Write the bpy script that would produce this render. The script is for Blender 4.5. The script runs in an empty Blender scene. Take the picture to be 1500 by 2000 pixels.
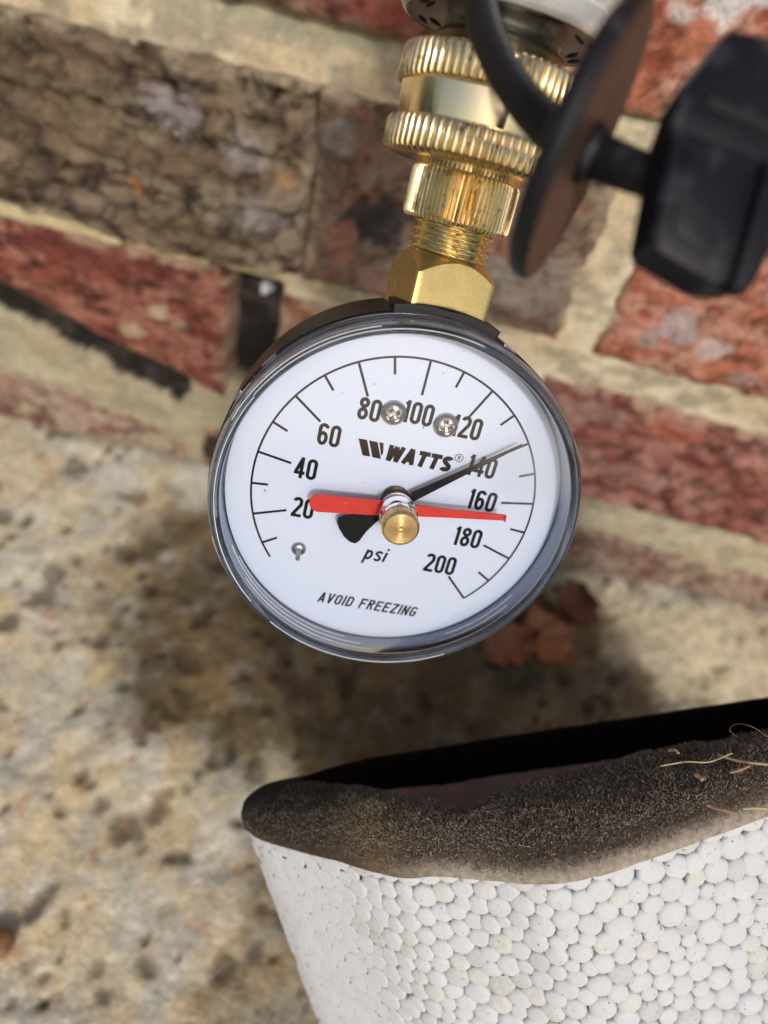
import bpy, math, random
import numpy as np
from mathutils import Matrix, Vector
random.seed(7); rng = np.random.default_rng(7)
S = 0.001                                            # everything below is written in millimetres
sc = bpy.context.scene
col = sc.collection
R = math.radians
CAM_H = 274.0                                        # camera height above the flat ground

# ------------------------------------------------------------------ camera, sky, sun, exposure
W = np.array([[0.96815, 0.25038, 0.0], [0.17076, -0.66028, 0.73135], [0.18312, -0.70806, -0.682]])
cam_d = bpy.data.cameras.new('camera'); cam = bpy.data.objects.new('camera', cam_d); col.objects.link(cam)
m = W @ np.diag([1, -1, -1.])
mw = Matrix([[m[i][j] for j in range(3)] + [0] for i in range(3)] + [[0, 0, 0, 1]])
mw.translation = Vector((0, 0, CAM_H * S))
cam.matrix_world = mw
cam_d.sensor_fit = 'VERTICAL'; cam_d.sensor_height = 24; cam_d.sensor_width = 24
cam_d.lens = 15.6
cam_d.clip_start = 0.005; cam_d.clip_end = 200
cam_d.dof.use_dof = True; cam_d.dof.focus_distance = 0.1125; cam_d.dof.aperture_fstop = 15.6 / 2.3
cam_d.dof.aperture_blades = 0
sc.camera = cam

SUN_EL, SUN_AZ = 31.0, 163.0                         # azimuth clockwise from +Y (the wall lies at +Y)
wd = bpy.data.worlds.new('World'); sc.world = wd; wd.use_nodes = True
nt = wd.node_tree; nt.nodes.clear()
sky = nt.nodes.new('ShaderNodeTexSky'); sky.sky_type = 'NISHITA'; sky.sun_disc = False
sky.sun_elevation = R(SUN_EL); sky.sun_rotation = R(SUN_AZ)
sky.air_density = 1.0; sky.dust_density = 3.5; sky.ozone_density = 1.0; sky.altitude = 50
bg = nt.nodes.new('ShaderNodeBackground'); bg.inputs['Strength'].default_value = 0.13
wo = nt.nodes.new('ShaderNodeOutputWorld')
nt.links.new(sky.outputs[0], bg.inputs[0]); nt.links.new(bg.outputs[0], wo.inputs[0])
sun_d = bpy.data.lights.new('sun', 'SUN'); sun_d.energy = 2.15; sun_d.angle = R(6); sun_d.color = (1.0, 0.965, 0.92)
sun = bpy.data.objects.new('sun', sun_d); col.objects.link(sun)
sd = Vector((math.cos(R(SUN_EL)) * math.sin(R(SUN_AZ)), math.cos(R(SUN_EL)) * math.cos(R(SUN_AZ)), math.sin(R(SUN_EL))))
sun.rotation_euler = sd.to_track_quat('Z', 'Y').to_euler()
sc.view_settings.view_transform = 'Standard'; sc.view_settings.look = 'None'
sc.view_settings.exposure = -0.3; sc.view_settings.gamma = 1
sc.cycles.max_bounces = 14; sc.cycles.transmission_bounces = 12; sc.cycles.transparent_max_bounces = 16
sc.cycles.sample_clamp_indirect = 6

# ------------------------------------------------------------------ numpy noise
def _h(ix, iy, iz, s):
    n = (ix * 374761393 + iy * 668265263 + iz * 2147483647 + s * 1274126177) & 0xFFFFFFFF
    n = ((n ^ (n >> 13)) * 1274126177) & 0xFFFFFFFF
    n = ((n ^ (n >> 16)) * 2246822519) & 0xFFFFFFFF
    return ((n ^ (n >> 15)) & 0xFFFFFF) / float(0xFFFFFF)
def vnoise(x, y, s=0):
    x = np.asarray(x, float); y = np.asarray(y, float)
    ix = np.floor(x).astype(np.int64); iy = np.floor(y).astype(np.int64)
    fx = x - ix; fy = y - iy
    fx = fx * fx * fx * (fx * (fx * 6 - 15) + 10); fy = fy * fy * fy * (fy * (fy * 6 - 15) + 10)
    a = _h(ix, iy, 0, s); b = _h(ix + 1, iy, 0, s); c = _h(ix, iy + 1, 0, s); d = _h(ix + 1, iy + 1, 0, s)
    return (a + (b - a) * fx) * (1 - fy) + (c + (d - c) * fx) * fy
def fbm(x, y, s=0, o=4):                             # about 0..1
    x = np.asarray(x, float); y = np.asarray(y, float)
    t = 0; a = .5; n = 0
    for k in range(o):
        t = t + a * vnoise(x * (2 ** k) + 17.3 * k, y * (2 ** k) - 9.1 * k, s + k * 31); n += a; a *= .5
    return t / n
def sstep(e0, e1, x):
    t = np.clip((x - e0) / (e1 - e0), 0, 1); return t * t * (3 - 2 * t)
def mixc(a, b, t):
    return a * (1 - t[..., None]) + np.asarray(b, float) * t[..., None]

# ------------------------------------------------------------------ materials
def mat(name, color=(.5, .5, .5), rough=.5, metal=0., spec=.5, vcol=False, bumps=(), spots=None, coat=0., mottle=None,
        rough_noise=None, aniso=0.):
    m = bpy.data.materials.new(name); m.use_nodes = True
    n = m.node_tree.nodes; l = m.node_tree.links; p = n['Principled BSDF']
    p.inputs['Roughness'].default_value = rough; p.inputs['Metallic'].default_value = metal
    p.inputs['Specular IOR Level'].default_value = spec
    p.inputs['Coat Weight'].default_value = coat
    tc = n.new('ShaderNodeTexCoord')
    if vcol:
        a = n.new('ShaderNodeAttribute'); a.attribute_name = 'Col'; base = a.outputs['Color']
    else:
        c = n.new('ShaderNodeRGB'); c.outputs[0].default_value = (*color, 1); base = c.outputs[0]
    if mottle:                                       # (scale, detail, amount)
        for (s_, d_, am) in mottle:
            t = n.new('ShaderNodeTexNoise'); t.inputs['Scale'].default_value = s_; t.inputs['Detail'].default_value = d_
            t.inputs['Roughness'].default_value = .65
            l.new(tc.outputs['Object'], t.inputs['Vector'])
            mr = n.new('ShaderNodeMapRange'); mr.inputs['From Min'].default_value = .3; mr.inputs['From Max'].default_value = .7
            mr.inputs['To Min'].default_value = 1 - am; mr.inputs['To Max'].default_value = 1 + am
            l.new(t.outputs['Fac'], mr.inputs['Value'])
            vm = n.new('ShaderNodeVectorMath'); vm.operation = 'SCALE'
            l.new(base, vm.inputs[0]); l.new(mr.outputs[0], vm.inputs['Scale']); base = vm.outputs[0]
    if spots:                                        # list of (scale, lo, hi, colour, detail)
        for (s_, lo, hi, cc, d_) in spots:
            t = n.new('ShaderNodeTexNoise'); t.inputs['Scale'].default_value = s_; t.inputs['Detail'].default_value = d_
            l.new(tc.outputs['Object'], t.inputs['Vector'])
            mr = n.new('ShaderNodeMapRange'); mr.inputs['From Min'].default_value = lo; mr.inputs['From Max'].default_value = hi
            l.new(t.outputs['Fac'], mr.inputs['Value'])
            mx = n.new('ShaderNodeMix'); mx.data_type = 'RGBA'; l.new(mr.outputs[0], mx.inputs['Factor'])
            l.new(base, mx.inputs[6]); mx.inputs[7].default_value = (*cc, 1); base = mx.outputs[2]
    l.new(base, p.inputs['Base Color'])
    prev = None
    for (s_, d_, dist) in bumps:                     # distance in mm
        t = n.new('ShaderNodeTexNoise'); t.inputs['Scale'].default_value = s_; t.inputs['Detail'].default_value = d_
        t.inputs['Roughness'].default_value = .6
        l.new(tc.outputs['Object'], t.inputs['Vector'])
        b = n.new('ShaderNodeBump'); b.inputs['Distance'].default_value = dist * S; b.inputs['Strength'].default_value = 1
        l.new(t.outputs['Fac'], b.inputs['Height'])
        if prev: l.new(prev, b.inputs['Normal'])
        prev = b.outputs[0]
    if prev: l.new(prev, p.inputs['Normal'])
    if rough_noise:
        s_, lo, hi = rough_noise
        t = n.new('ShaderNodeTexNoise'); t.inputs['Scale'].default_value = s_; t.inputs['Detail'].default_value = 4
        l.new(tc.outputs['Object'], t.inputs['Vector'])
        mr = n.new('ShaderNodeMapRange'); mr.inputs['From Min'].default_value = .3; mr.inputs['From Max'].default_value = .7
        mr.inputs['To Min'].default_value = lo; mr.inputs['To Max'].default_value = hi
        l.new(t.outputs['Fac'], mr.inputs['Value']); l.new(mr.outputs[0], p.inputs['Roughness'])
    return m

M = {}
M['brick'] = mat('weathered_brick', rough=.92, spec=.2, vcol=True, mottle=[(300, 6, .28), (1100, 4, .2)], bumps=[(900, 6, .5), (300, 5, 1.0)])
M['mortar'] = mat('lime_mortar', rough=.95, spec=.1, vcol=True, mottle=[(260, 6, .2), (1400, 3, .14)], bumps=[(1500, 5, .3), (400, 4, .5)])
M['concrete'] = mat('rough_concrete', rough=.88, spec=.3, vcol=True, mottle=[(180, 6, .24), (600, 5, .28)], bumps=[(700, 6, .6), (250, 5, 1.2)])
M['dial'] = mat('white_dial_paint', (.62, .69, .84), .5, spec=.15, spots=[(900, .735, .76, (.25, .25, .27), 2)])
M['ink'] = mat('black_print', (.008, .009, .013), .7, spec=.08)
M['black_plastic'] = mat('black_case_plastic', (.008, .008, .009), .32, spec=.3, bumps=[(1200, 3, .02)], spots=[(2600, .76, .8, (.5, .45, .4), 1)])
M['rubber'] = mat('black_rubber', (.007, .007, .009), .42, spec=.22, bumps=[(1500, 4, .05)], mottle=[(120, 4, .4)])
M['strap_rubber'] = mat('weathered_black_rubber', (.008, .008, .011), .55, spec=.3, bumps=[(700, 5, .12)], spots=[(170, .6, .75, (.07, .07, .085), 5)])
M['lock_plastic'] = mat('dusty_black_plastic', (.006, .006, .009), .45, spec=.28, bumps=[(500, 4, .05)], spots=[(260, .55, .8, (.06, .06, .07), 6)])
M['disc_brown'] = mat('worn_brown_disc_face', (.065, .033, .026), .5, mottle=[(90, 5, .35)])
M['brass'] = mat('machined_brass', (.88, .71, .41), .2, 1., mottle=[(300, 4, .05)], rough_noise=(400, .12, .24), spots=[(620, .60, .70, (.50, .36, .20), 4)], bumps=[(2500, 3, .012)])
M['brass_polished'] = mat('polished_brass', (.86, .72, .47), .12, 1., rough_noise=(500, .16, .22), bumps=[(1200, 3, .008)])
M['brass_yellow'] = mat('sandblasted_brass', (.68, .54, .25), .34, 1., bumps=[(6000, 2, .012)], mottle=[(5000, 2, .12)], rough_noise=(600, .24, .4))
M['brass_thread'] = mat('cut_thread_brass', (.82, .70, .42), .2, 1.)
M['knob'] = mat('turned_brass', (.78, .58, .30), .27, 1., mottle=[(900, 4, .12)])
M['nickel'] = mat('tarnished_nickel', (.86, .87, .89), .3, .62, mottle=[(220, 6, .12)], rough_noise=(260, .24, .4), spots=[(200, .66, .74, (.25, .33, .29), 6)], bumps=[(700, 4, .05)])
M['nickel_dark'] = mat('dark_nickel', (.34, .34, .33), .3, 1., mottle=[(400, 6, .3)], bumps=[(900, 5, .06)], spots=[(330, .6, .68, (.42, .45, .46), 6)])
M['slot'] = mat('dark_slot', (.006, .006, .006), .8)
M['screw'] = mat('steel_screw', (.40, .40, .41), .33, 1., bumps=[(2500, 3, .03)], mottle=[(1200, 4, .2)])
M['red'] = mat('red_enamel', (.58, .022, .014), .42, mottle=[(500, 4, .06)], spots=[(1500, .74, .78, (.75, .4, .35), 2)])
M['pointer_black'] = mat('black_enamel', (.005, .006, .008), .6, spec=.12)
M['white_rim'] = mat('pale_collar', (.7, .7, .72), .3)
M['eps'] = mat('white_foam_bead', (.60, .612, .635), .6, spec=.25, bumps=[(1400, 4, .12), (5200, 2, .03)], mottle=[(260, 3, .05)], spots=[(1700, .70, .735, (.16, .14, .12), 2)])
M['eps_cream'] = mat('cream_foam_bead', (.595, .595, .575), .65, spec=.2, bumps=[(1400, 4, .16)], mottle=[(400, 4, .08)], spots=[(1700, .68, .72, (.2, .17, .12), 3)])
M['eps_grey'] = mat('dirty_foam_bead', (.54, .54, .54), .6, spec=.25, bumps=[(1400, 4, .14)], mottle=[(400, 4, .1)], spots=[(1500, .66, .71, (.12, .11, .1), 3)])
M['eps_seam_shade'] = mat('foam_seam_shade', (.07, .066, .062), .9)
M['liner'] = mat('brown_liner', (.60, .45, .37), .85, mottle=[(150, 4, .2)])
M['gasket'] = mat('dark_fuzzy_foam', rough=.95, spec=.1, vcol=True, mottle=[(900, 5, .35)], bumps=[(1500, 5, .4)])
M['gasket_far_shade'] = mat('shaded_foam', (.016, .012, .009), 1., spec=.0, bumps=[(700, 5, .8)], mottle=[(500, 4, .4)])
M['fibre'] = mat('grey_brown_fuzz', rough=.8, spec=.2, vcol=True)
M['leaf'] = mat('dry_leaf', (.36, .15, .065), .6, mottle=[(160, 5, .4)], bumps=[(300, 4, .3)])
M['leaf_dark'] = mat('wet_dry_leaf', (.12, .045, .025), .5, mottle=[(160, 5, .4)], bumps=[(300, 4, .3)])
M['straw'] = mat('dry_straw', (.50, .40, .22), .6, mottle=[(300, 3, .2)])
M['twig'] = mat('brown_chaff', (.33, .20, .12), .7, mottle=[(500, 3, .3)])
M['pebble'] = mat('brown_pebble', (.28, .14, .07), .6, mottle=[(300, 4, .3)], bumps=[(400, 4, .2)])

def plastic(name, rough=.03, tint=(.93, .95, 1.0)):
    m = bpy.data.materials.new(name); m.use_nodes = True
    p = m.node_tree.nodes['Principled BSDF']
    p.inputs['Base Color'].default_value = (*tint, 1); p.inputs['Roughness'].default_value = rough
    p.inputs['Transmission Weight'].default_value = 1; p.inputs['IOR'].default_value = 1.5
    return m
def ring_mat():
    m = bpy.data.materials.new('clear_plastic_ring'); m.use_nodes = True
    n = m.node_tree.nodes; l = m.node_tree.links; n.clear()
    o = n.new('ShaderNodeOutputMaterial'); g = n.new('ShaderNodeBsdfGlass'); d = n.new('ShaderNodeBsdfDiffuse'); t = n.new('ShaderNodeBsdfTransparent')
    g.inputs['Roughness'].default_value = .05; g.inputs['IOR'].default_value = 1.45; g.inputs['Color'].default_value = (.93, .96, 1, 1)
    d.inputs['Color'].default_value = (.50, .56, .70, 1)
    mx = n.new('ShaderNodeMixShader'); l.new(g.outputs[0], mx.inputs[1]); l.new(d.outputs[0], mx.inputs[2])
    tc = n.new('ShaderNodeTexCoord'); nz = n.new('ShaderNodeTexNoise'); nz.inputs['Scale'].default_value = 90; nz.inputs['Detail'].default_value = 3
    l.new(tc.outputs['Object'], nz.inputs['Vector']); mr = n.new('ShaderNodeMapRange'); mr.inputs['From Min'].default_value = .35; mr.inputs['From Max'].default_value = .65
    mr.inputs['To Min'].default_value = .0; mr.inputs['To Max'].default_value = .16; l.new(nz.outputs['Fac'], mr.inputs['Value']); l.new(mr.outputs[0], mx.inputs[0])
    l.new(mx.outputs[0], o.inputs['Surface'])
    return m
M['clear_ring'] = ring_mat()
M['clear_hub'] = plastic('clear_plastic_hub', .03, (.97, .97, 1))
def window_mat():
    m = bpy.data.materials.new('clear_plastic_window'); m.use_nodes = True
    n = m.node_tree.nodes; l = m.node_tree.links; n.clear()
    o = n.new('ShaderNodeOutputMaterial'); t = n.new('ShaderNodeBsdfTransparent'); g = n.new('ShaderNodeBsdfGlossy')
    g.inputs['Roughness'].default_value = .03; t.inputs['Color'].default_value = (.975, .98, .99, 1)
    f = n.new('ShaderNodeFresnel'); f.inputs['IOR'].default_value = 1.5
    mx = n.new('ShaderNodeMixShader'); l.new(f.outputs[0], mx.inputs[0]); l.new(t.outputs[0], mx.inputs[1]); l.new(g.outputs[0], mx.inputs[2])
    # sky glare painted as a pale diffuse patch over the upper right of the lens
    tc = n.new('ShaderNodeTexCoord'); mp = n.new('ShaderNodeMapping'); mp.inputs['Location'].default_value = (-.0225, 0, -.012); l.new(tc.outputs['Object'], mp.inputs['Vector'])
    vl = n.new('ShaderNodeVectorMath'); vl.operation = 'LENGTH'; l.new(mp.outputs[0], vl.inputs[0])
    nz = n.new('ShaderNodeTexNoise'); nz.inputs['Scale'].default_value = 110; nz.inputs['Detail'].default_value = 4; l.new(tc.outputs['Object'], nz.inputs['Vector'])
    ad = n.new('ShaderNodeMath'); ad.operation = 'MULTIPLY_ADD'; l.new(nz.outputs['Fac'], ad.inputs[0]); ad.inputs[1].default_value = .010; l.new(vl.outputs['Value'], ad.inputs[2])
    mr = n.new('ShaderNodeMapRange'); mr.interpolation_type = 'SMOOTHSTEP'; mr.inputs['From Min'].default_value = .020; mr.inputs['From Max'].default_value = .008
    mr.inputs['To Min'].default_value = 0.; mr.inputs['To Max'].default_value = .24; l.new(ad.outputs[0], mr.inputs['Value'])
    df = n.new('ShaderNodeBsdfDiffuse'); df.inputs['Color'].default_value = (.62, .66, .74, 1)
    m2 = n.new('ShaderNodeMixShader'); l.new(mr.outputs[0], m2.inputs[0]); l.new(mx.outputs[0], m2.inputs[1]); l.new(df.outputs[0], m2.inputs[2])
    l.new(m2.outputs[0], o.inputs['Surface'])
    return m
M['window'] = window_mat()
def skirt_mat():
    m = bpy.data.materials.new('smoky_lens_skirt'); m.use_nodes = True
    n = m.node_tree.nodes; l = m.node_tree.links; n.clear()
    o = n.new('ShaderNodeOutputMaterial'); t = n.new('ShaderNodeBsdfTransparent'); g = n.new('ShaderNodeBsdfPrincipled')
    g.inputs['Roughness'].default_value = .12; g.inputs['Base Color'].default_value = (.40, .46, .57, 1); t.inputs['Color'].default_value = (.85, .9, 1, 1)
    mx = n.new('ShaderNodeMixShader'); mx.inputs[0].default_value = .62; l.new(t.outputs[0], mx.inputs[1]); l.new(g.outputs[0], mx.inputs[2])
    l.new(mx.outputs[0], o.inputs['Surface'])
    return m
M['skirt'] = skirt_mat()
M['ridge'] = mat('plastic_ridge', (.8, .84, .9), .15)

# ------------------------------------------------------------------ mesh helpers
def mesh(name, verts, faces, material, parent=None, smooth=True, colors=None, sharp=None):
    me = bpy.data.meshes.new(name)
    v = np.asarray(verts, float) * S
    me.from_pydata(v.tolist(), [], faces)
    if smooth: me.polygons.foreach_set('use_smooth', [True] * len(me.polygons))
    if colors is not None:
        a = me.color_attributes.new('Col', 'FLOAT_COLOR', 'POINT')
        c = np.ones((len(v), 4), np.float32); c[:, :3] = np.clip(colors, 0.002, 1); a.data.foreach_set('color', c.ravel())
    me.materials.append(material)
    if sharp is not None and smooth:
        me.set_sharp_from_angle(angle=R(sharp))
    me.update()
    o = bpy.data.objects.new(name, me); col.objects.link(o)
    if parent is not None: o.parent = parent
    return o
def tag(o, label, cat, group=None):
    o['label'] = label; o['category'] = cat
    if group: o['group'] = group
    return o
def empty(name, mtx, label, cat, group=None):
    o = bpy.data.objects.new(name, None); o.empty_display_size = .01; col.objects.link(o); o.matrix_world = mtx
    return tag(o, label, cat, group)
def frame(origin, ax, ay, az):                       # origin in camera-based mm
    mt = Matrix(((ax[0], ay[0], az[0], 0), (ax[1], ay[1], az[1], 0), (ax[2], ay[2], az[2], 0), (0, 0, 0, 1)))
    mt.translation = Vector((origin[0] * S, origin[1] * S, (origin[2] + CAM_H) * S))
    return mt
def grid_faces(nu, nv, wrap_u=False, wrap_v=False, flip=False):
    f = []
    for j in range(nv if wrap_v else nv - 1):
        for i in range(nu if wrap_u else nu - 1):
            a = j * nu + i; b = j * nu + (i + 1) % nu; c = ((j + 1) % nv) * nu + (i + 1) % nu; d = ((j + 1) % nv) * nu + i
            f.append((a, d, c, b) if flip else (a, b, c, d))
    return f
def revolve(profile, n=128, axis='Y', center=(0, 0, 0), closed=False):
    """profile: (r, h) points; 'Y': rings in the XZ plane, h along Y. 'Z': rings in XY, h along Z."""
    vs = []
    a = np.arange(n) * 2 * math.pi / n
    for (r, h) in profile:
        if axis == 'Y': vs.append(np.stack([r * np.sin(a), np.full(n, h), r * np.cos(a)], 1))
        else: vs.append(np.stack([r * np.cos(a), r * np.sin(a), np.full(n, h)], 1))
    v = np.concatenate(vs) + np.array(center)
    return v, grid_faces(n, len(profile), wrap_u=True, wrap_v=closed)
def capped(v, f, n, nr, first=True, last=True):
    f = list(f)
    if first: f.append(tuple(range(n))[::-1])
    if last: f.append(tuple(range(n * (nr - 1), n * nr)))
    return v, f
def tube(pts, rad, n=10, cap=True, flat=1.0):
    pts = np.asarray(pts, float); k = len(pts)
    rad = np.full(k, rad) if np.isscalar(rad) else np.asarray(rad, float)
    t = np.gradient(pts, axis=0); t /= np.linalg.norm(t, axis=1)[:, None]
    ref = np.array([0, 0, 1.]) if abs(t[0][2]) < .9 else np.array([1., 0, 0])
    vs = []; nrm = np.cross(t[0], ref); nrm /= np.linalg.norm(nrm)
    for i in range(k):
        nrm = nrm - t[i] * (nrm @ t[i]); nrm /= np.linalg.norm(nrm); b = np.cross(t[i], nrm)
        for j in range(n):
            a = 2 * math.pi * j / n; vs.append(pts[i] + rad[i] * (math.cos(a) * nrm + flat * math.sin(a) * b))
    f = grid_faces(n, k, wrap_u=True)
    if cap: f += [tuple(range(n))[::-1], tuple(range(n * (k - 1), n * k))]
    return np.array(vs), f
def catmull(p, per=8):
    p = np.asarray(p, float); q = np.vstack([2 * p[0] - p[1], p, 2 * p[-1] - p[-2]]); out = []
    for i in range(1, len(q) - 2):
        for k in range(per):
            t = k / per
            out.append(.5 * ((2 * q[i]) + (-q[i - 1] + q[i + 1]) * t + (2 * q[i - 1] - 5 * q[i] + 4 * q[i + 1] - q[i + 2]) * t * t + (-q[i - 1] + 3 * q[i] - 3 * q[i + 1] + q[i + 2]) * t ** 3))
    out.append(p[-1]); return np.array(out)
def join(parts):
    V = []; F = []; o = 0
    for v, f in parts:
        V.append(np.asarray(v, float)); F += [tuple(i + o for i in q) for q in f]; o += len(v)
    return np.concatenate(V), F
def prism(outline, y0, y1, bevel=0.):
    """flat polygon in XZ extruded from y0 (front, smaller y) to y1"""
    p = np.asarray(outline, float); n = len(p)
    if bevel:
        c = p.mean(0); q = p + (c - p) / np.linalg.norm(c - p, axis=1)[:, None] * bevel
        rings = [(q, y0), (p, y0 + bevel), (p, y1)]
    else: rings = [(p, y0), (p, y1)]
    v = np.concatenate([np.stack([r[:, 0], np.full(n, y), r[:, 1]], 1) for r, y in rings])
    return capped(v, grid_faces(n, len(rings), wrap_u=True), n, len(rings))

# ------------------------------------------------------------------ the brick wall
WY = 230.0                                            # wall plane, mm in front of the camera
def wz(v): return v * WY
def brick_mesh(name, corners, pal, rough_amp, seed, parent, pitch=1.3, proud=2.5, patches=(), depth=22, label=None, layer=0.):
    """corners: (x0, x1, z_bottom_left, z_bottom_right, z_top_left, z_top_right) in wall mm"""
    x0, x1, bl, br, tl, tr = corners
    h = max(tl - bl, tr - br)
    nx = max(6, int((x1 - x0) / pitch)); nz = max(6, int(h / pitch))
    U, V = np.meshgrid(np.linspace(0, 1, nx), np.linspace(0, 1, nz))
    X = x0 + (x1 - x0) * U
    zb = bl + (br - bl) * U; zt = tl + (tr - tl) * U
    Z = zb + (zt - zb) * V
    # wobbling edges
    ed = 2.2
    wob = lambda s: (fbm(X / 14, Z / 14, seed + s, 4) - .5) * 2
    edgeU = np.minimum(U, 1 - U) * (x1 - x0); edgeV = np.minimum(V, 1 - V) * h
    Z = Z + wob(1) * ed * np.exp(-edgeV / 6); X = X + wob(2) * ed * np.exp(-edgeU / 6)
    e = np.minimum(edgeU, edgeV)
    n1 = fbm(X / 26, Z / 16, seed + 3, 5); n2 = fbm(X / 7, Z / 5, seed + 4, 5)
    lay = fbm(X / 30, Z / 4.5, seed + 5, 4)
    ridg = 1 - np.abs(fbm(X / 9, Z / 6, seed + 6, 5) * 2 - 1) * 2
    D = rough_amp * ((n1 - .5) * 1.6 + (n2 - .5) * 1.5 + layer * (lay - .5) * 2.2 - .55 * sstep(.75, 1., ridg))
    drop = 3.2 * np.exp(-e / 1.3)                     # worn arris
    Y = WY - proud - D + drop
    c1, c2, c3 = [np.array(c, float) for c in pal]
    C = np.broadcast_to(c1, X.shape + (3,)).copy()
    C = mixc(C, c2, sstep(.42, .62, fbm(X / 18, Z / 9, seed + 7, 5)))
    C = mixc(C, c3, sstep(.55, .70, fbm(X / 7, Z / 4, seed + 8, 5)))
    C = C * (1 - .5 * sstep(.62, .95, ridg))[..., None]
    for (px, pz, rx, rz, cc, am) in patches:
        d = np.hypot((X - px) / rx, (Z - pz) / rz) + (fbm(X / 5, Z / 5, seed + 9, 4) - .5) * 1.5
        C = mixc(C, cc, am * (1 - sstep(.7, 1.15, d)))
    smear = sstep(4.5, .3, e + 11 * (fbm(X / 6, Z / 6, seed + 10, 4) - .40))
    C = mixc(C, (.50, .41, .29), smear * .5)
    v = np.stack([X, Y, Z], -1).reshape(-1, 3); c = C.reshape(-1, 3)
    f = grid_faces(nx, nz)
    # sides running back into the wall
    idx = list(range(nx)) + [j * nx + nx - 1 for j in range(1, nz)] + [(nz - 1) * nx + i for i in range(nx - 2, -1, -1)] + [j * nx for j in range(nz - 2, 0, -1)]
    base = len(v); bk = v[idx].copy(); bk[:, 1] = WY + depth
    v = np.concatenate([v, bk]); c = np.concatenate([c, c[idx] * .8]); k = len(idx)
    for i in range(k):
        a, b = idx[i], idx[(i + 1) % k]; f.append((b, a, base + i, base + (i + 1) % k))
    v = v + np.array([0, 0, CAM_H])
    o = mesh(name, v, f, M['brick'], parent, colors=c)
    if label: o['label'] = label
    return o

wall = empty('brick_wall', Matrix.Translation((0, WY * S, 0)), 'old red and brown brick wall with thick cream mortar joints behind the gauge', 'wall')
wall_inv = Matrix.Translation((0, WY * S, 0)).inverted()
REDB = [(.22, .072, .050), (.30, .13, .095), (.115, .038, .028)]
ORNG = [(.40, .15, .092), (.50, .26, .19), (.27, .080, .05)]
DRED = [(.27, .105, .080), (.36, .18, .145), (.15, .05, .04)]
BRWN = [(.155, .112, .074), (.225, .175, .12), (.075, .055, .042)]
PINK = [(.28, .18, .14), (.36, .27, .21), (.20, .10, .078)]
WHT = (.62, .60, .60); GRY = (.30, .28, .28); DK = (.03, .026, .024); TAN = (.50, .42, .28)
zz = wz
bricks = [
    # row A, above the first bed joint
    ((-235, -8, zz(-.150), zz(-.148), 24, 24), REDB, 1.3, 11, dict(patches=[(-60, -6, 9, 4, WHT, .7), (-66, -28, 20, 5, (.1, .03, .02), .5)])),
    ((5, 205, zz(-.160), zz(-.168), 24, 24), ORNG, 1.8, 12, dict(patches=[(53, -7, 7, 7, WHT, .9), (66, -3, 6, 4, WHT, .8), (44, -12, 4, 3, WHT, .6)])),
    # row B
    ((-260, -50.6, zz(-.488), zz(-.486), zz(-.222), zz(-.214)), BRWN, 5.4, 13, dict(layer=.6, proud=6.0, label='grey brown crumbling brick', patches=[(-95, -66, 9, 7, (.30, .26, .27), .7), (-70, -72, 7, 6, (.32, .29, .29), .6), (-64, -90, 9, 5, GRY, .5), (-130, -75, 20, 9, (.2, .15, .09), .5), (-110, -92, 2.5, 3.5, (.5, .2, .08), .8), (-58, -78, 3, 3, (.4, .2, .1), .6)])),
    ((-50.5, 45.5, zz(-.486), zz(-.482), zz(-.214), zz(-.206)), [(.165, .115, .085), (.235, .175, .13), (.25, .12, .085)], 2.2, 14, dict(label='mixed red and grey end of a brick', patches=[(-47, -70, 8, 30, (.17, .12, .085), .75), (-28, -84, 13, 9, (.045, .042, .042), .95), (-38, -96, 7, 8, (.34, .16, .12), .7), (-25, -103, 9, 6, (.35, .20, .17), .6), (-44, -62, 6, 5, (.30, .27, .26), .7), (30, -92, 14, 13, (.21, .18, .15), .8), (20, -72, 11, 8, (.24, .18, .14), .7)])),  # near-black patch paints in the shadow cast by the fitting and disc
    ((59.5, 262, zz(-.486), zz(-.492), zz(-.205), zz(-.205)), ORNG, 2.2, 15, dict(patches=[(83, -94, 9, 6, (.36, .32, .33), .75), (97, -98, 6, 4, WHT, .5), (76, -100, 5, 4, GRY, .5), (112, -105, 8, 3, GRY, .5)])),
    # row C
    ((-236, -78, zz(-.540), zz(-.752), zz(-.508), zz(-.500)), REDB, 1.6, 16, dict(label='red brick broken away along its lower edge', patches=[(-107, -139, 6, 3, TAN, .8), (-97, -142, 4, 2.5, TAN, .6), (-116, -150, 5, 3, TAN, .6), (-130, -124, 30, 4, (.13, .035, .03), .6)])),
    ((-57, 40, zz(-.755), zz(-.750), zz(-.512), zz(-.53)), [(.34, .20, .13), (.40, .26, .17), (.30, .12, .07)], 1.6, 17, dict()),
    ((45, 250, zz(-.762), zz(-.775), zz(-.540), zz(-.546)), DRED, 2.4, 18, dict(layer=.7, patches=[(66, -134, 16, 5, (.34, .22, .19), .6), (100, -133, 10, 5, (.4, .12, .07), .6), (95, -158, 22, 4, (.34, .2, .17), .5)])),
    # row D, half buried behind the concrete
    ((-300, -95, zz(-1.06), zz(-1.06), zz(-.735), zz(-.855)), PINK, 1.6, 19, dict()),
    ((-88, 30, zz(-1.06), zz(-1.06), zz(-.83), zz(-.80)), [(.22, .10, .06), (.32, .16, .09), (.10, .05, .03)], 2.0, 20, dict(patches=[(-80, -200, 9, 6, DK, .9), (-52, -196, 6, 6, (.3, .12, .05), .6)])),
    ((36, 255, zz(-1.06), zz(-1.06), zz(-.835), zz(-.850)), PINK, 1.8, 21, dict()),
]
for (cor, pal, amp, seed, kw) in bricks:
    o = brick_mesh('brick', cor, pal, amp, seed, None, **kw)
    o.parent = wall; o.matrix_parent_inverse = wall_inv
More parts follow.
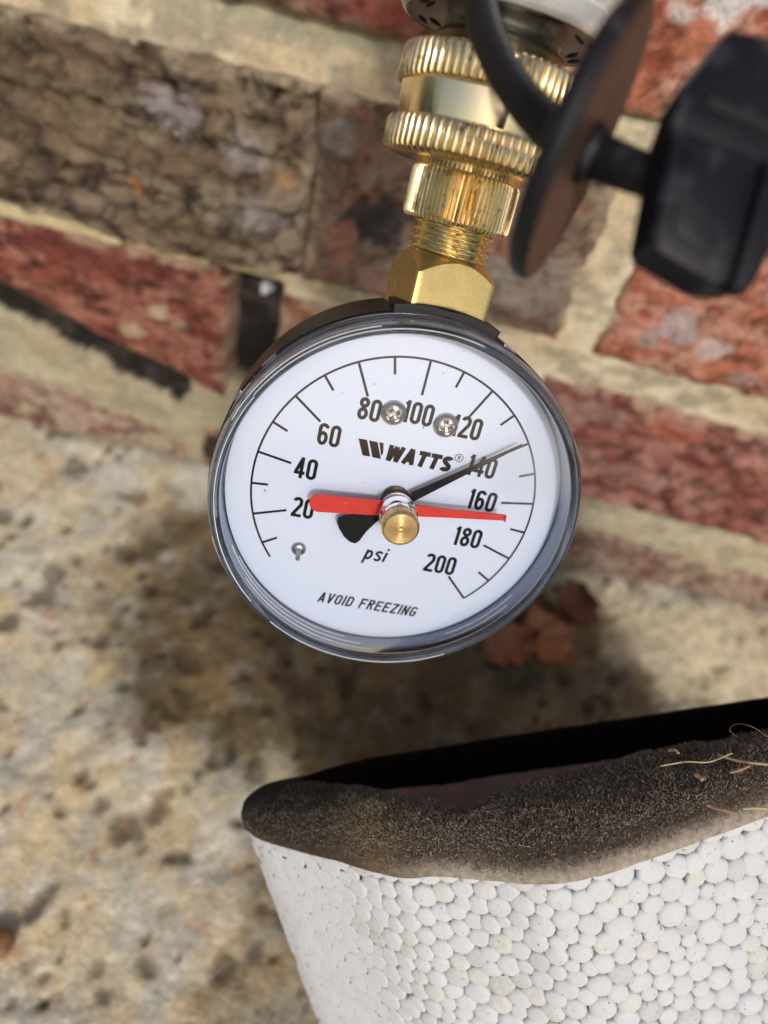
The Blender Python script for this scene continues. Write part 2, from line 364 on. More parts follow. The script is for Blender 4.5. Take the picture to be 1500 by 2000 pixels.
for k, z0 in enumerate((40, 116, 192)):               # rows above the picture, plainer
    for i in range(-2, 3):
        x0 = i * 215 + (100 if k % 2 else 0)
        o = brick_mesh('brick', (x0 + 4, x0 + 205, z0, z0, z0 + 62, z0 + 62), (REDB, ORNG, DRED)[(i + k) % 3], 1.2, 40 + i + 7 * k, None, pitch=5)
        o.parent = wall; o.matrix_parent_inverse = wall_inv

# mortar: one displaced sheet behind the brick faces
xs = np.concatenate([np.arange(-560, -260, 12.), np.arange(-260, 262, 1.6), np.arange(262, 560, 12.)])
zs = np.concatenate([np.arange(-262, 24, 1.6), np.arange(24, 280, 12.)])
X, Z = np.meshgrid(xs, zs)
Dm = (fbm(X / 16, Z / 10, 71, 5) - .5) * 2.6 + (fbm(X / 4, Z / 4, 72, 4) - .5) * 1.0
Y = WY + .6 - Dm
j1 = (Z > zz(-.225)) & (Z < zz(-.14))
top = sstep(.0, 1., (Z - zz(-.215)) / (zz(-.145) - zz(-.215)))
Y = np.where(j1, Y + 3.5 * sstep(.62, .95, top), Y)   # upper edge of the joint is raked back
C = np.broadcast_to(np.array([.55, .45, .30]), X.shape + (3,)).copy()
C = mixc(C, (.64, .56, .41), sstep(.4, .65, fbm(X / 22, Z / 14, 73, 4)))
C = mixc(C, (.33, .29, .21), sstep(.46, .66, fbm(X / 9, Z / 5, 74, 5)) * .85)
C = mixc(C, (.30, .31, .22), np.where(j1, .6 * sstep(.55, .9, top), 0.))
C = mixc(C, (.50, .42, .22), np.where((Z < -100) & (X < -70) & (Z > -125), .6, 0.))
# gap beside the broken brick and open vertical joint: shade painted near-black
diag_top = zz(-.540) + (zz(-.752) - zz(-.540)) * (X + 236) / 158
width = 15.5 * sstep(-86, -104, X) + (fbm(X / 9, Z / 9, 78) - .5) * 12
g3 = (np.abs(X + 50.5) < 2.5) & (Z > zz(-.48)) & (Z < zz(-.225))
g1 = (Z < diag_top + 3) & (Z > diag_top - width) & (X < -95)
g2 = (X > -80) & (X < -57) & (Z < zz(-.50)) & (Z > zz(-.72) + 4 * (fbm(X / 5, Z / 5, 76) - .5) * 2)
j3_ = (Z < zz(-.80)) & (X < -90)
g = np.where(g1 | g2 | g3, 1., 0.)
Y = Y + np.where(g1, 2.5, g * 13) - np.where(j3_, 2.0, 0)
C = mixc(C, (.022, .019, .018), g); C = mixc(C, (.055, .045, .04), g * sstep(.5, .8, fbm(X / 7, Z / 5, 79, 4)))
C = mixc(C, (.30, .24, .14), np.where((X > -60) & (X < 0) & (Z < zz(-.47)) & (Z > zz(-.55)), .35, 0.))
C = mixc(C, (.27, .25, .17), np.where((Z < zz(-.60)) & (X < -60) & (~g1) & (~g2), .65, 0.)); C = mixc(C, (.36, .34, .24), np.where((Z < zz(-.74)) & (X > -60), .5, 0.))
sp = (np.hypot(X + 67, Z + 124) < 2.4); C[sp] = (.6, .6, .65); Y = np.where(sp, Y - 5, Y)
v = np.stack([X, Y, Z + CAM_H], -1).reshape(-1, 3)
o = mesh('mortar', v, grid_faces(len(xs), len(zs)), M['mortar'], colors=C.reshape(-1, 3))
o.parent = wall; o.matrix_parent_inverse = wall_inv

# ------------------------------------------------------------------ the concrete ground (haunch sloping down from the wall, then flat)
def ground_z(x, y):
    base = -212 - (WY - np.asarray(y, float)) * math.tan(R(15))
    k = 6.0
    flat = -274.0
    return np.maximum(base, flat) + k * np.exp(-np.abs(base - flat) / k) * .4
gx = np.concatenate([-np.geomspace(9000, 270, 16), np.arange(-262, 262, 1.5), np.geomspace(270, 9000, 16)])
gy = np.concatenate([-np.geomspace(9000, 70, 18), np.arange(-62, 246, 1.5)])
X, Y = np.meshgrid(gx, gy)
hm = (fbm(X / 40, Y / 40, 81, 4) - .5) * 7 + (fbm(X / 9, Y / 9, 82, 5) - .5) * 2.6 + (fbm(X / 2.6, Y / 2.6, 83, 3) - .5) * .6
pit = np.zeros(X.shape); pit2 = np.zeros(X.shape)
rg = np.random.default_rng(33)
for _ in range(680):
    cx, cy = rg.uniform(-200, 200), rg.uniform(-50, 232); r_ = rg.choice([1.6, 2.2, 3.0, 4.2, 5.5], p=[.30, .26, .2, .14, .10]); el = rg.uniform(.55, 1.); an = rg.uniform(0, 3.14)
    ix = (np.abs(gx - cx) < 14).nonzero()[0]; iy = (np.abs(gy - cy) < 14).nonzero()[0]
    if len(ix) == 0 or len(iy) == 0: continue
    sx = slice(ix[0], ix[-1] + 1); sy = slice(iy[0], iy[-1] + 1); xx = X[sy, sx] - cx; yy = Y[sy, sx] - cy
    d = np.hypot((xx * math.cos(an) + yy * math.sin(an)) / r_, (-xx * math.sin(an) + yy * math.cos(an)) / (r_ * el)) + (fbm(X[sy, sx] / 4, Y[sy, sx] / 4, 84, 3) - .5) * 1.1
    pit[sy, sx] = np.maximum(pit[sy, sx], (1 - sstep(.5, 1.35, d)) * rg.uniform(.75, 1.))
Z = ground_z(X, Y) + hm - 1.6 * pit - 2.0 * pit2
Z = Z + 5 * sstep(222, 236, Y) * (fbm(X / 12, Y / 30, 86, 4) - .35) * 2
C = np.broadcast_to(np.array([.52, .45, .32]), X.shape + (3,)).copy()
C = mixc(C, (.48, .47, .41), sstep(.42, .62, fbm(X / 15, Y / 13, 87, 4)) * .8)
C = mixc(C, (.56, .43, .23), sstep(.52, .68, fbm(X / 10, Y / 12, 88, 4)) * .5)
C = mixc(C, (.60, .55, .42), sstep(.54, .66, fbm(X / 7, Y / 7, 89, 4)) * .5)
C = mixc(C, (.085, .065, .04), np.clip(pit * .85, 0, .92))
C = mixc(C, (.46, .19, .08), sstep(.80, .86, fbm(X / 6, Y / 6, 90, 2)) * .5)
# wet brown stain under the dripping tap
def blob(cx, cy, rx, ry, wob=.9, sc_=14, s=91):
    d = np.hypot((X - cx) / rx, (Y - cy) / ry) + (fbm(X / sc_, Y / sc_, s, 5) - .5) * wob
    return 1 - sstep(.65, 1.15, d)
st = np.maximum.reduce([blob(5, 160, 112, 58, .6), blob(-48, 148, 44, 44, .7, s=93),  blob(-48, 180, 55, 40, s=92), blob(-35, 140, 40, 34, s=99), blob(60, 190, 60, 30, s=93), blob(25, 125, 50, 40, s=94), blob(90, 150, 50, 40, s=97) * .7])
st = np.maximum(st, blob(10, 70, 30, 55, s=95) * .6); st = np.maximum(st, np.maximum(blob(104, 176, 50, 46, s=104), blob(70, 205, 50, 24, s=106)) * .9)
wet = mixc(np.broadcast_to(np.array([.082, .054, .021]), C.shape).copy(), (.17, .115, .045), sstep(.45, .7, fbm(X / 14, Y / 14, 96, 5)))
wet = mixc(wet, (.17, .16, .13), sstep(.60, .74, fbm(X / 5, Y / 6, 98, 4)) * .6)
wet = mixc(wet, (.016, .012, .008), np.clip(pit + pit2, 0, 1) * .6)
C = C * (1 - st[..., None] * .92) + wet * (st[..., None] * .92)
C = mixc(C, (.62, .55, .38), np.clip(blob(150, 196, 45, 22, s=101) + blob(105, 215, 25, 10, s=102), 0, 1) * .8)
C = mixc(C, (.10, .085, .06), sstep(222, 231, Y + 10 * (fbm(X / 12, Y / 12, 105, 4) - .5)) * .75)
far = sstep(300, 900, np.hypot(X, Y - 80)); C = mixc(C, (.045, .055, .028), far)  # unseen far ground, coloured dark to give the brass dark reflections
v = np.stack([X, Y, Z + CAM_H], -1).reshape(-1, 3)
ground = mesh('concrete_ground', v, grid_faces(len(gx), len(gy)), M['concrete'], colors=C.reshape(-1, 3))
ground['kind'] = 'structure'

def on_ground(x, y, lift=0.): return np.array([x, y, float(ground_z(x, y)) + lift + CAM_H])

# dry leaves lying on the wet concrete
def leaf(x, y, size, rot, seed, material, label, tilt=.3, lift=3):
    r = np.random.default_rng(seed)
    n = 26; t = np.linspace(0, 1, n)
    wprof = np.sin(math.pi * t ** .8) * (.34 + .16 * np.abs(np.sin(t * math.pi * 3.5)))
    rows = []
    for k, s in enumerate(np.linspace(-1, 1, 9)):
        xx = (t - .5) * size; yy = s * wprof * size
        zz_ = .18 * size * np.abs(s) ** 1.5 * (1 + .5 * np.sin(t * 9 + seed)) + .12 * size * np.sin(t * 3.3 + seed) + r.normal(0, .012 * size, n)
        rows.append(np.stack([xx, yy, zz_], 1))
    v = np.concatenate(rows); nv = len(v)
    ca, sa = math.cos(rot), math.sin(rot)
    Rz = np.array([[ca, -sa, 0], [sa, ca, 0], [0, 0, 1]]); ct, st_ = math.cos(tilt), math.sin(tilt)
    Rx = np.array([[1, 0, 0], [0, ct, -st_], [0, st_, ct]])
    v = v @ (Rz @ Rx).T
    v2 = v.copy(); v2[:, 2] += .25
    f = grid_faces(n, 9); f2 = [tuple(i + nv for i in q[::-1]) for q in f]
    per = list(range(n)) + [k * n + n - 1 for k in range(1, 9)] + [8 * n + i for i in range(n - 2, -1, -1)] + [k * n for k in range(7, 0, -1)]
    f3 = [(per[i], per[(i + 1) % len(per)], per[(i + 1) % len(per)] + nv, per[i] + nv) for i in range(len(per))]
    vv = np.concatenate([v, v2]); vv[:, 2] -= vv[:, 2].min()
    o = mesh('dry_leaf', vv, [q[::-1] for q in f] + [q[::-1] for q in f2] + f3, material)
    o.location = Vector(on_ground(x, y, lift - 3) * S)
    o.rotation_euler = (R(15), 0, 0)
    return tag(o, label, 'leaf', 'dry leaves on the ground below the gauge')
leaf(80, 186, 30, 2.2, 3, M['leaf'], 'largest orange dry leaf curled on the wet concrete below the gauge', .3, 4)
leaf(66, 178, 24, .5, 5, M['leaf'], 'orange dry leaf partly hidden behind the bottom of the gauge', -.2, 3)
leaf(92, 205, 26, 1.2, 8, M['leaf_dark'], 'dark wet leaf at the foot of the wall right of the gauge', .2, 3)
pv, pf = capped(*revolve([(1.5, -2), (4, -1), (5, 1), (4, 3.4), (1.8, 4.4)], 14, 'Z'), 14, 5)
pv = pv + (fbm(pv[:, 0] / 3 + 5, pv[:, 1] / 3 + pv[:, 2] / 2, 5)[:, None] - .5) * 2.2
o = mesh('pebble', pv, pf, M['pebble']); o.location = Vector(on_ground(-83, 42, 1) * S); tag(o, 'small brown pebble on the concrete at the left edge', 'pebble')

# ------------------------------------------------------------------ pressure gauge
GM = np.array([[0.98488, -0.17324, -0.00283], [0.16457, 0.93018, 0.32815], [-0.05422, -0.32365, 0.94462]])
GO = np.array([1.307, 89.326, -79.561])
gm = frame(GO, GM[:, 0], GM[:, 1], GM[:, 2])
gauge = empty('pressure_gauge', gm, 'round white dial water pressure gauge in a black case with clear lens and red pointer', 'gauge')
G = gauge
def rprof(pts): return pts
# case
pr = [(29.0, .4), (31.15, .4), (31.2, 1.3), (32.3, 1.35), (32.6, 1.7), (32.65, 16.0), (32.3, 17.6), (31.2, 18.6), (28.5, 19.2), (0.5, 19.4)]
v, f = revolve(pr, 160); mesh('case', v, f, M['black_plastic'], G, sharp=35)
v, f = revolve([(30.4, -1.2), (30.8, -1.35), (31.1, -1.2), (31.1, .6), (30.4, .6)], 160, closed=True)
mesh('case_lip', v, f, M['black_plastic'], G, sharp=35)
# dial plate
v, f = capped(*revolve([(30.2, .35), (30.2, 0.05), (30.05, -.0)], 160), 160, 3, True, True); mesh('dial_plate', v, f, M['dial'], G, sharp=30)
# curved black seal on top of the case, under the fitting
def arcpt(r, a): return (r * math.sin(a), r * math.cos(a))
a0, a1 = -.245, .31
ring_ = [arcpt(33.8, a0 + (a1 - a0) * i / 24) for i in range(25)] + [arcpt(32.4, a1 - (a1 - a0) * i / 24) for i in range(25)]
v, f = prism(ring_, .9, 9, .3); mesh('seal', v, f, M['rubber'], G, sharp=40)
# clear ring of the lens
pr = [(31.25, 1.2), (32.1, 1.2), (32.25, .6), (32.1, -.4), (32.35, -.9), (32.35, -3.4), (32.02, -3.7), (32.02, -4.5), (32.2, -4.8), (32.05, -5.6), (31.75, -6.1), (31.55, -5.9), (31.3, -6.3),
      (31.05, -6.05), (30.8, -6.4), (30.5, -6.2), (30.4, -5.4), (30.4, -1.6), (31.25, -1.6)]
v, f = revolve(pr, 256, closed=True); lens = mesh('lens_ring', v, [q[::-1] for q in f], M['clear_ring'], G, sharp=50)
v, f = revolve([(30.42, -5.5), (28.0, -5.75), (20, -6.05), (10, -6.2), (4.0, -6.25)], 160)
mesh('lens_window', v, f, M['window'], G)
# pale skirt inside the ring, seen below the dial, with partial moulding lines, pale to paint in their glints
v, f = revolve([(30.25, -.05), (30.12, -1.0), (30.08, -5.2), (30.25, -5.25), (30.28, -.6)], 256, closed=True)
mesh('lens_skirt', v, [q[::-1] for q in f], M['skirt'], G, sharp=40)
for (r_, y_, d0, d1) in ((29.98, -1.6, 186, 238), (29.97, -2.9, 180, 244), (29.97, -4.2, 176, 232), (29.97, -2.2, 118, 148), (29.97, -3.6, 122, 156), (32.25, -4.9, 190, 250), (31.2, -6.42, 150, 215), (30.9, -6.5, 225, 300), (31.6, -6.1, 290, 342), (31.1, -6.42, 300, 372), (32.35, -2.0, 255, 300)):
    pts = [(r_ * math.sin(R(d0 + (d1 - d0) * i / 40)), y_, r_ * math.cos(R(d0 + (d1 - d0) * i / 40))) for i in range(41)]
    v, f = tube(pts, .07, 6); mesh('moulding_line', v, f, M['ridge'], lens)
for (r_, y_) in ((32.36, -3.62), (31.5, -6.08), (30.42, -5.9), (30.05, -.35)):
    pts = [(r_ * math.sin(R(i * 3)), y_, r_ * math.cos(R(i * 3))) for i in range(121)]
    v, f = tube(pts, .075, 6, cap=False); mesh('dark_streak', v, f, M['slot'], lens)  # dark reflections in the clear ring painted as thin black lines
# little moulded tabs and ticks in the ring
tabs = []
for deg, ln in ((-52, 5), (-66, 3), (22, 4), (160, 7), (205, 9), (143, 4), (188, 3)):
    a = R(deg); da = R(ln) / 2
    o_ = [arcpt(32.75, a - da), arcpt(32.75, a), arcpt(32.75, a + da), arcpt(32.28, a + da), arcpt(32.28, a), arcpt(32.28, a - da)]
    tabs.append(prism(o_, -1.0, .2))
for k, tb in enumerate(tabs):
    mesh('lens_tab', tb[0], tb[1], M['clear_ring'], lens, smooth=False)

# ---- flat print: strokes laid on the dial
class Ink:
    def __init__(s): s.p = []; s.y = -.045
    def ribbon(s, pts, w, closed=False):
        p = np.asarray(pts, float); n = len(p); s.y -= .0008
        L = []; Rr = []
        for i in range(n):
            if closed: a, b = p[(i - 1) % n], p[(i + 1) % n]
            else: a, b = p[max(i - 1, 0)], p[min(i + 1, n - 1)]
            d1 = p[i] - a; d2 = b - p[i]
            if np.linalg.norm(d1) < 1e-9: d1 = d2
            if np.linalg.norm(d2) < 1e-9: d2 = d1
            d1 = d1 / np.linalg.norm(d1); d2 = d2 / np.linalg.norm(d2)
            n1 = np.array([-d1[1], d1[0]]); n2 = np.array([-d2[1], d2[0]]); mm = n1 + n2
            mm /= max(np.linalg.norm(mm), 1e-6); k = 1 / max(mm @ n1, .45)
            L.append(p[i] + mm * k * w / 2); Rr.append(p[i] - mm * k * w / 2)
        q = np.array(L + Rr); v = np.stack([q[:, 0], np.full(2 * n, s.y), q[:, 1]], 1)
        f = [(i, (i + 1) % n, n + (i + 1) % n, n + i) for i in range(n if closed else n - 1)]
        s.p.append((v, f))
    def poly(s, pts):
        p = np.asarray(pts, float); s.y -= .0008
        s.p.append((np.stack([p[:, 0], np.full(len(p), s.y), p[:, 1]], 1), [tuple(range(len(p)))]))
    def build(s, name, material=None, parent=None):
        v, f = join(s.p)
        return mesh(name, v, f, material or M['ink'], parent or DP, smooth=False)
DP = bpy.data.objects['dial_plate']
def arc(cx, cy, rx, ry, a0, a1, n=8):
    return [(cx + rx * math.cos(R(a0 + (a1 - a0) * i / n)), cy + ry * math.sin(R(a0 + (a1 - a0) * i / n))) for i in range(n + 1)]
def glyph(ch, w, t):
    """strokes of a condensed grotesque letter in a box w wide and 1 tall, t = stroke"""
    a = t / 2; x0, x1, y0, y1 = a, w - a, a, 1 - a; mx = w / 2; r = (x1 - x0) / 2
    if ch in '0O': return [(arc(mx, y1 - r, r, r, 0, 180) + arc(mx, y0 + r, r, r, 180, 360), True)]
    if ch == '1': return [([(mx + a * .4, 0), (mx + a * .4, 1)], False), ([(mx + a * .4, 1 - a * 1.2), (mx - w * .30, .80)], False)]
    if ch == '2': return [(arc(mx, y1 - r, r, r, 172, 0, 8) + [(x1 - .01, .62), (x0 + .02, .16), (x0, y0)], False), ([(0, y0), (w, y0)], False)]
    if ch == '4': return [([(x1 - w * .16, 0), (x1 - w * .16, 1)], False), ([(x1 - w * .2, 1 - a), (x0, .30)], False), ([(0, .26), (w + .01, .26)], False)]
    if ch == '6': return [(arc(mx, .32 - 0, r, .32 - a, 0, 360, 16)[:-1], True), ([(x0, .34), (x0, y1 - r)] + arc(mx, y1 - r, r, r, 180, 8, 8), False)]
    if ch == '8': return [(arc(mx, .28, r, .28 - a, 0, 360, 18)[:-1], True), (arc(mx, .765, r * .94, .235 - a, 0, 360, 18)[:-1], True)]
    if ch == 'A': return [([(a * .9, 0), (mx, 1)], False), ([(w - a * .9, 0), (mx, 1)], False), ([(w * .2, .28), (w * .8, .28)], False)]
    if ch == 'V': return [([(a * .9, 1), (mx, 0)], False), ([(w - a * .9, 1), (mx, 0)], False)]
    if ch == 'I': return [([(mx, 0), (mx, 1)], False)]
    if ch == 'D': return [([(x0, y0), (x0, y1), (mx, y1)] + arc(mx, y1 - r, r, r, 90, 0, 6) + arc(mx, y0 + r, r, r, 0, -90, 6), True)]
    if ch == 'F': return [([(x0, 0), (x0, 1)], False), ([(0, y1), (w, y1)], False), ([(0, .52), (w * .85, .52)], False)]
    if ch == 'E': return [([(x0, 0), (x0, 1)], False), ([(0, y1), (w, y1)], False), ([(0, .52), (w * .88, .52)], False), ([(0, y0), (w, y0)], False)]
    if ch == 'R': return [([(x0, 0), (x0, 1)], False), ([(x0, y1), (w * .55, y1)] + arc(w * .55, .755, x1 - w * .55, .245 - a, 90, -90, 8) + [(x0, .51)], False), ([(w * .5, .5), (x1, 0)], False)]
    if ch == 'Z': return [([(0, y1), (w, y1)], False), ([(x1, y1), (x0, y0)], False), ([(0, y0), (w, y0)], False)]
    if ch == 'N': return [([(x0, 0), (x0, 1)], False), ([(x1, 0), (x1, 1)], False), ([(x0, 1 - a * .3), (x1, a * .3)], False)]
    if ch == 'G': return [(arc(mx, y1 - r, r, r, 10, 180, 8) + arc(mx, y0 + r, r, r, 180, 360, 8) + [(x1, .46)], False), ([(mx, .47), (w, .47)], False)]
    if ch == 'W': return [([(a * .9, 1), (w * .27, 0)], False), ([(w * .27, 0), (mx, .95)], False), ([(mx, .95), (w * .73, 0)], False), ([(w * .73, 0), (w - a * .9, 1)], False)]
    if ch == 'T': return [([(mx, 0), (mx, 1)], False), ([(0, y1), (w, y1)], False)]
    if ch == 'S': return [(arc(mx, .74, r, .26 - a, 20, 180, 8) + [(x0 + .03, .64), (x1 - .03, .38)] + arc(mx, .27, r, .27 - a, 0, -165, 8), False)]
    if ch == 'p': return [([(x0, -.32), (x0, .72)], False), (arc(mx, .36, r, .36 - a, 0, 360, 16)[:-1], True)]
    if ch == 's': return [(arc(mx, .54, r, .19 - a * .6, 15, 190, 6) + [(x1 - .04, .29)] + arc(mx, .19, r, .19 - a * .6, 0, -165, 6), False)]
    if ch == 'i': return [([(mx, 0), (mx, .72)], False), ([(mx, .86), (mx, 1.0)], False)]
    return []
def text(ink, s, cx, cy, h, cw, gap, t, slant=0., widths={}, angle=0.):
    ws = [(widths.get(c, cw)) for c in s]; tot = sum(ws) + gap * (len(s) - 1); x = -tot / 2
    ca, sa = math.cos(angle), math.sin(angle)
    for c, w in zip(s, ws):
        for pts, closed in glyph(c, w / h, t / h):
            q = []
            for (px, py) in pts:
                X_ = x + px * h + slant * (py - .5) * h; Y_ = (py - .5) * h
                q.append((cx + X_ * ca - Y_ * sa, cy + X_ * sa + Y_ * ca))
            ink.ribbon(q, t, closed)
        x += w + gap
# scale
ink = Ink()
def pol(r, psi): a = R((psi - 100) * 1.3465 * (1.0)); return (r * math.sin(a), r * math.cos(a))
ang0 = -128.5
arcp = [(25.5 * math.sin(R(ang0 + (134.6 - ang0) * i / 120)), 25.5 * math.cos(R(ang0 + (134.6 - ang0) * i / 120))) for i in range(121)]
ink.ribbon(arcp, .36)
for psi in range(10, 201, 10):
    ink.ribbon([pol(25.5, psi), pol(19.5 if psi % 20 == 0 else 22.6, psi)], .43)
ink.build('scale')
for s_, x_, z_ in (('20', -15.76, -4.92), ('40', -16.6, 2.62), ('60', -13.82, 9.42), ('80', -8.04, 15.25), ('100', .25, 16.3), ('120', 9.1, 15.61), ('140', 13.75, 9.17), ('160', 15.7, 2.84), ('180', 15.2, -4.95), ('200', 11.64, -11.46)):
    ink = Ink(); text(ink, s_, x_, z_, 3.95, 1.82, .26, .62, .0, {'1': 1.05}); ink.build('numeral')
ink = Ink(); text(ink, 'AVOID FREEZING', 0.2, -22.75, 2.3, 1.22, .34, .37, .24, {' ': .7, 'I': .35}); ink.build('warning_text')
ink = Ink(); text(ink, 'psi', -.75, -11.6, 2.9, 1.45, .34, .46, .22, {'i': .45}); ink.build('unit_text')
ink = Ink()
for pts in ([(-8.83, 9.91), (-7.31, 9.93), (-6.12, 7.05), (-7.48, 7.02)], [(-6.96, 9.92), (-5.45, 9.92), (-4.2, 7.01), (-5.73, 7.01)], [(-5.15, 9.95), (-4.4, 9.95), (-4.05, 8.2), (-4.28, 7.5)]):
    ink.poly(pts)
text(ink, 'WATTS', 2.45, 8.42, 2.95, 2.1, .18, .82, .16, {'W': 2.9, 'A': 2.25, 'T': 2.0, 'S': 2.0})
ink.ribbon(arc(9.25, 9.95, .72, .72, 0, 360, 20)[:-1], .12, True)
text(ink, 'R', 9.27, 9.95, .8, .5, 0, .12)
ink.build('maker_logo')

# pointers
def pointer_poly(pts, y0, th, name, material, bevel=.06):
    v, f = prism(pts, y0 - th, y0, bevel); return mesh(name, v, f, material, G, smooth=False)
dv = np.array([math.sin(R(50.7)), math.cos(R(50.7))]); nv_ = np.array([dv[1], -dv[0]])
def loc(a, b): return tuple(dv * a + nv_ * b)
bp = [loc(24.0, .16), loc(2, .95), loc(-2.0, 1.0), loc(-7.8, 2.5)] + [loc(-10.6 + .5 * math.cos(t_) * 1.0, 2.1 * math.cos(math.pi * k / 6)) for k, t_ in enumerate(np.linspace(-1.2, 1.2, 7))] + [loc(-9.0, -2.95), loc(-7.6, -2.7), loc(-2.0, -1.0), loc(2, -.95), loc(24.0, -.16)]
bp = [loc(24.2, .15), loc(3, .85), loc(-1.5, 1.0), loc(-4.5, 1.35), loc(-7.0, 2.2), loc(-9.0, 3.3), loc(-9.9, 3.4), loc(-10.6, 2.6), loc(-11.0, 1.2), loc(-11.0, -.6), loc(-10.7, -2.0), loc(-10.2, -2.5), loc(-9.3, -2.5), loc(-7.0, -1.7), loc(-4.5, -1.2), loc(-1.5, -1.0), loc(3, -.85), loc(24.2, -.15)]
pointer_poly(bp, -2.3, .3, 'black_pointer', M['pointer_black'], .05)
dv = np.array([math.cos(R(6.4)), math.sin(R(6.4))]); nv_ = np.array([-dv[1], dv[0]])
rp = [loc(19.4, .55), loc(17.0, .62), loc(9, .78), loc(2, 1.15), loc(-4, 1.45), loc(-13.6, 1.65)] + [loc(-13.6 - 1.6 * math.sin(t_), 1.65 * math.cos(t_)) for t_ in np.linspace(.3, math.pi - .3, 7)] + [loc(-13.6, -1.65), loc(-4, -1.45), loc(2, -1.15), loc(9, -.85), loc(17, -.62), loc(19.4, -.55)]
pointer_poly(rp, -4.1, .3, 'red_pointer', M['red'], .05)
# bent up tip of the red pointer
v, f = prism([loc(19.15, .55), loc(19.4, .55), loc(19.4, -.55), loc(19.15, -.55)], -5.0, -4.1, 0); mesh('pointer_tip', v, f, M['red'], bpy.data.objects['red_pointer'], smooth=False)
# hub stack
v, f = capped(*revolve([(2.7, -.1), (2.7, -2.0), (2.5, -2.2)], 48), 48, 3); mesh('spindle_boss', v, f, M['pointer_black'], G, sharp=30)
v, f = capped(*revolve([(2.75, -2.55), (2.85, -2.8), (2.85, -3.4), (2.6, -3.6)], 48), 48, 4); mesh('pointer_cap', v, f, M['pointer_black'], G, sharp=30)
v, f = capped(*revolve([(2.8, -3.61), (2.9, -3.7), (2.9, -3.95), (2.6, -4.05)], 48), 48, 4); mesh('pale_washer', v, f, M['white_rim'], G, sharp=30)
v, f = capped(*revolve([(2.75, -4.42), (2.85, -4.6), (2.85, -5.0), (2.7, -5.1)], 48), 48, 4); mesh('red_pointer_hub', v, f, M['red'], G, sharp=30)
v, f = capped(*revolve([(2.7, -5.12), (3.05, -5.4), (3.05, -6.4), (3.3, -6.6), (3.3, -7.6), (3.05, -7.9), (3.05, -9.2), (2.8, -9.4)], 48), 48, 8); mesh('clear_hub', v, [q[::-1] for q in f][::-1] if False else f, M['clear_hub'], G, sharp=30)
pr = [(2.0, -9.3), (2.95, -9.45)]
kv = []
nk = 72; a_ = np.arange(nk * 4) * 2 * math.pi / (nk * 4); kn = 1 + .028 * np.sign(np.sin(a_ * nk))
for (r_, h_, amp) in [(2.4, -9.42, 0), (2.98, -9.5, 0), (3.05, -9.7, 1), (3.05, -11.6, 1), (2.95, -11.9, 0), (2.75, -12.05, 0), (1.9, -12.05, 0), (1.85, -12.0, 0), (1.2, -12.0, 0), (.45, -12.02, 0), (.3, -11.75, 0), (.1, -11.7, 0)]:
    rr = r_ * (1 + (kn - 1) * amp); kv.append(np.stack([rr * np.sin(a_), np.full(len(a_), h_), rr * np.cos(a_)], 1))
v = np.concatenate(kv); f = grid_faces(len(a_), len(kv), wrap_u=True); v, f = capped(v, f, len(a_), len(kv))
mesh('reset_knob', v, f, M['knob'], G, sharp=30)
# fine turned grooves on the knob face come from its own anisotropic rings
for k in range(7):
    r_ = .7 + k * .3
    vv, ff = revolve([(r_ - .05, -12.03), (r_, -12.075), (r_ + .05, -12.03)], 48); mesh('turning_ring', vv, ff, M['knob'], bpy.data.objects['reset_knob'])

# screws with a cross recess and the stop pin
def screw(x, z, rot):
    pr = [(2.15, .0), (2.2, -.15), (2.15, -.4), (1.95, -.75), (1.6, -1.05), (1.1, -1.25)]
    n = 48; a = np.arange(n) * 2 * math.pi / n; rings = [np.stack([x + r_ * np.sin(a), np.full(n, h_), z + r_ * np.cos(a)], 1) for r_, h_ in pr]
    # cross shaped recess
    def cross(s_):
        q = []
        for t_ in a:
            c_, s2 = abs(math.cos(t_ + rot)), abs(math.sin(t_ + rot)); wdt = .42
            big, small = max(c_, s2), min(c_, s2)
            r1 = 1.35; rad = r1 if small * r1 < wdt else wdt / max(small, 1e-3)
            q.append((x + s_ * rad * math.sin(t_), z + s_ * rad * math.cos(t_)))
        return np.array(q)
    q = cross(1.0); rings.append(np.stack([q[:, 0], np.full(n, -1.27), q[:, 1]], 1))
    q = cross(.92); rings.append(np.stack([q[:, 0], np.full(n, -.75), q[:, 1]], 1))
    q = cross(.5); rings.append(np.stack([q[:, 0], np.full(n, -.45), q[:, 1]], 1))
    v = np.concatenate(rings); v, f = capped(v, grid_faces(n, len(rings), wrap_u=True), n, len(rings), True, True)
    return mesh('screw', v, f, M['screw'], G, sharp=38)
screw(-3.98, 15.6, .7); screw(5.3, 15.3, .35)
v, f = capped(*revolve([(1.35, 0), (1.35, -.25), (1.1, -.6), (.55, -.75), (.45, -.9), (.42, -3.9), (.3, -4.05)], 32, center=(-15.1, 0, -13.2)), 32, 7)
mesh('stop_pin', v, f, M['screw'], G, sharp=40)

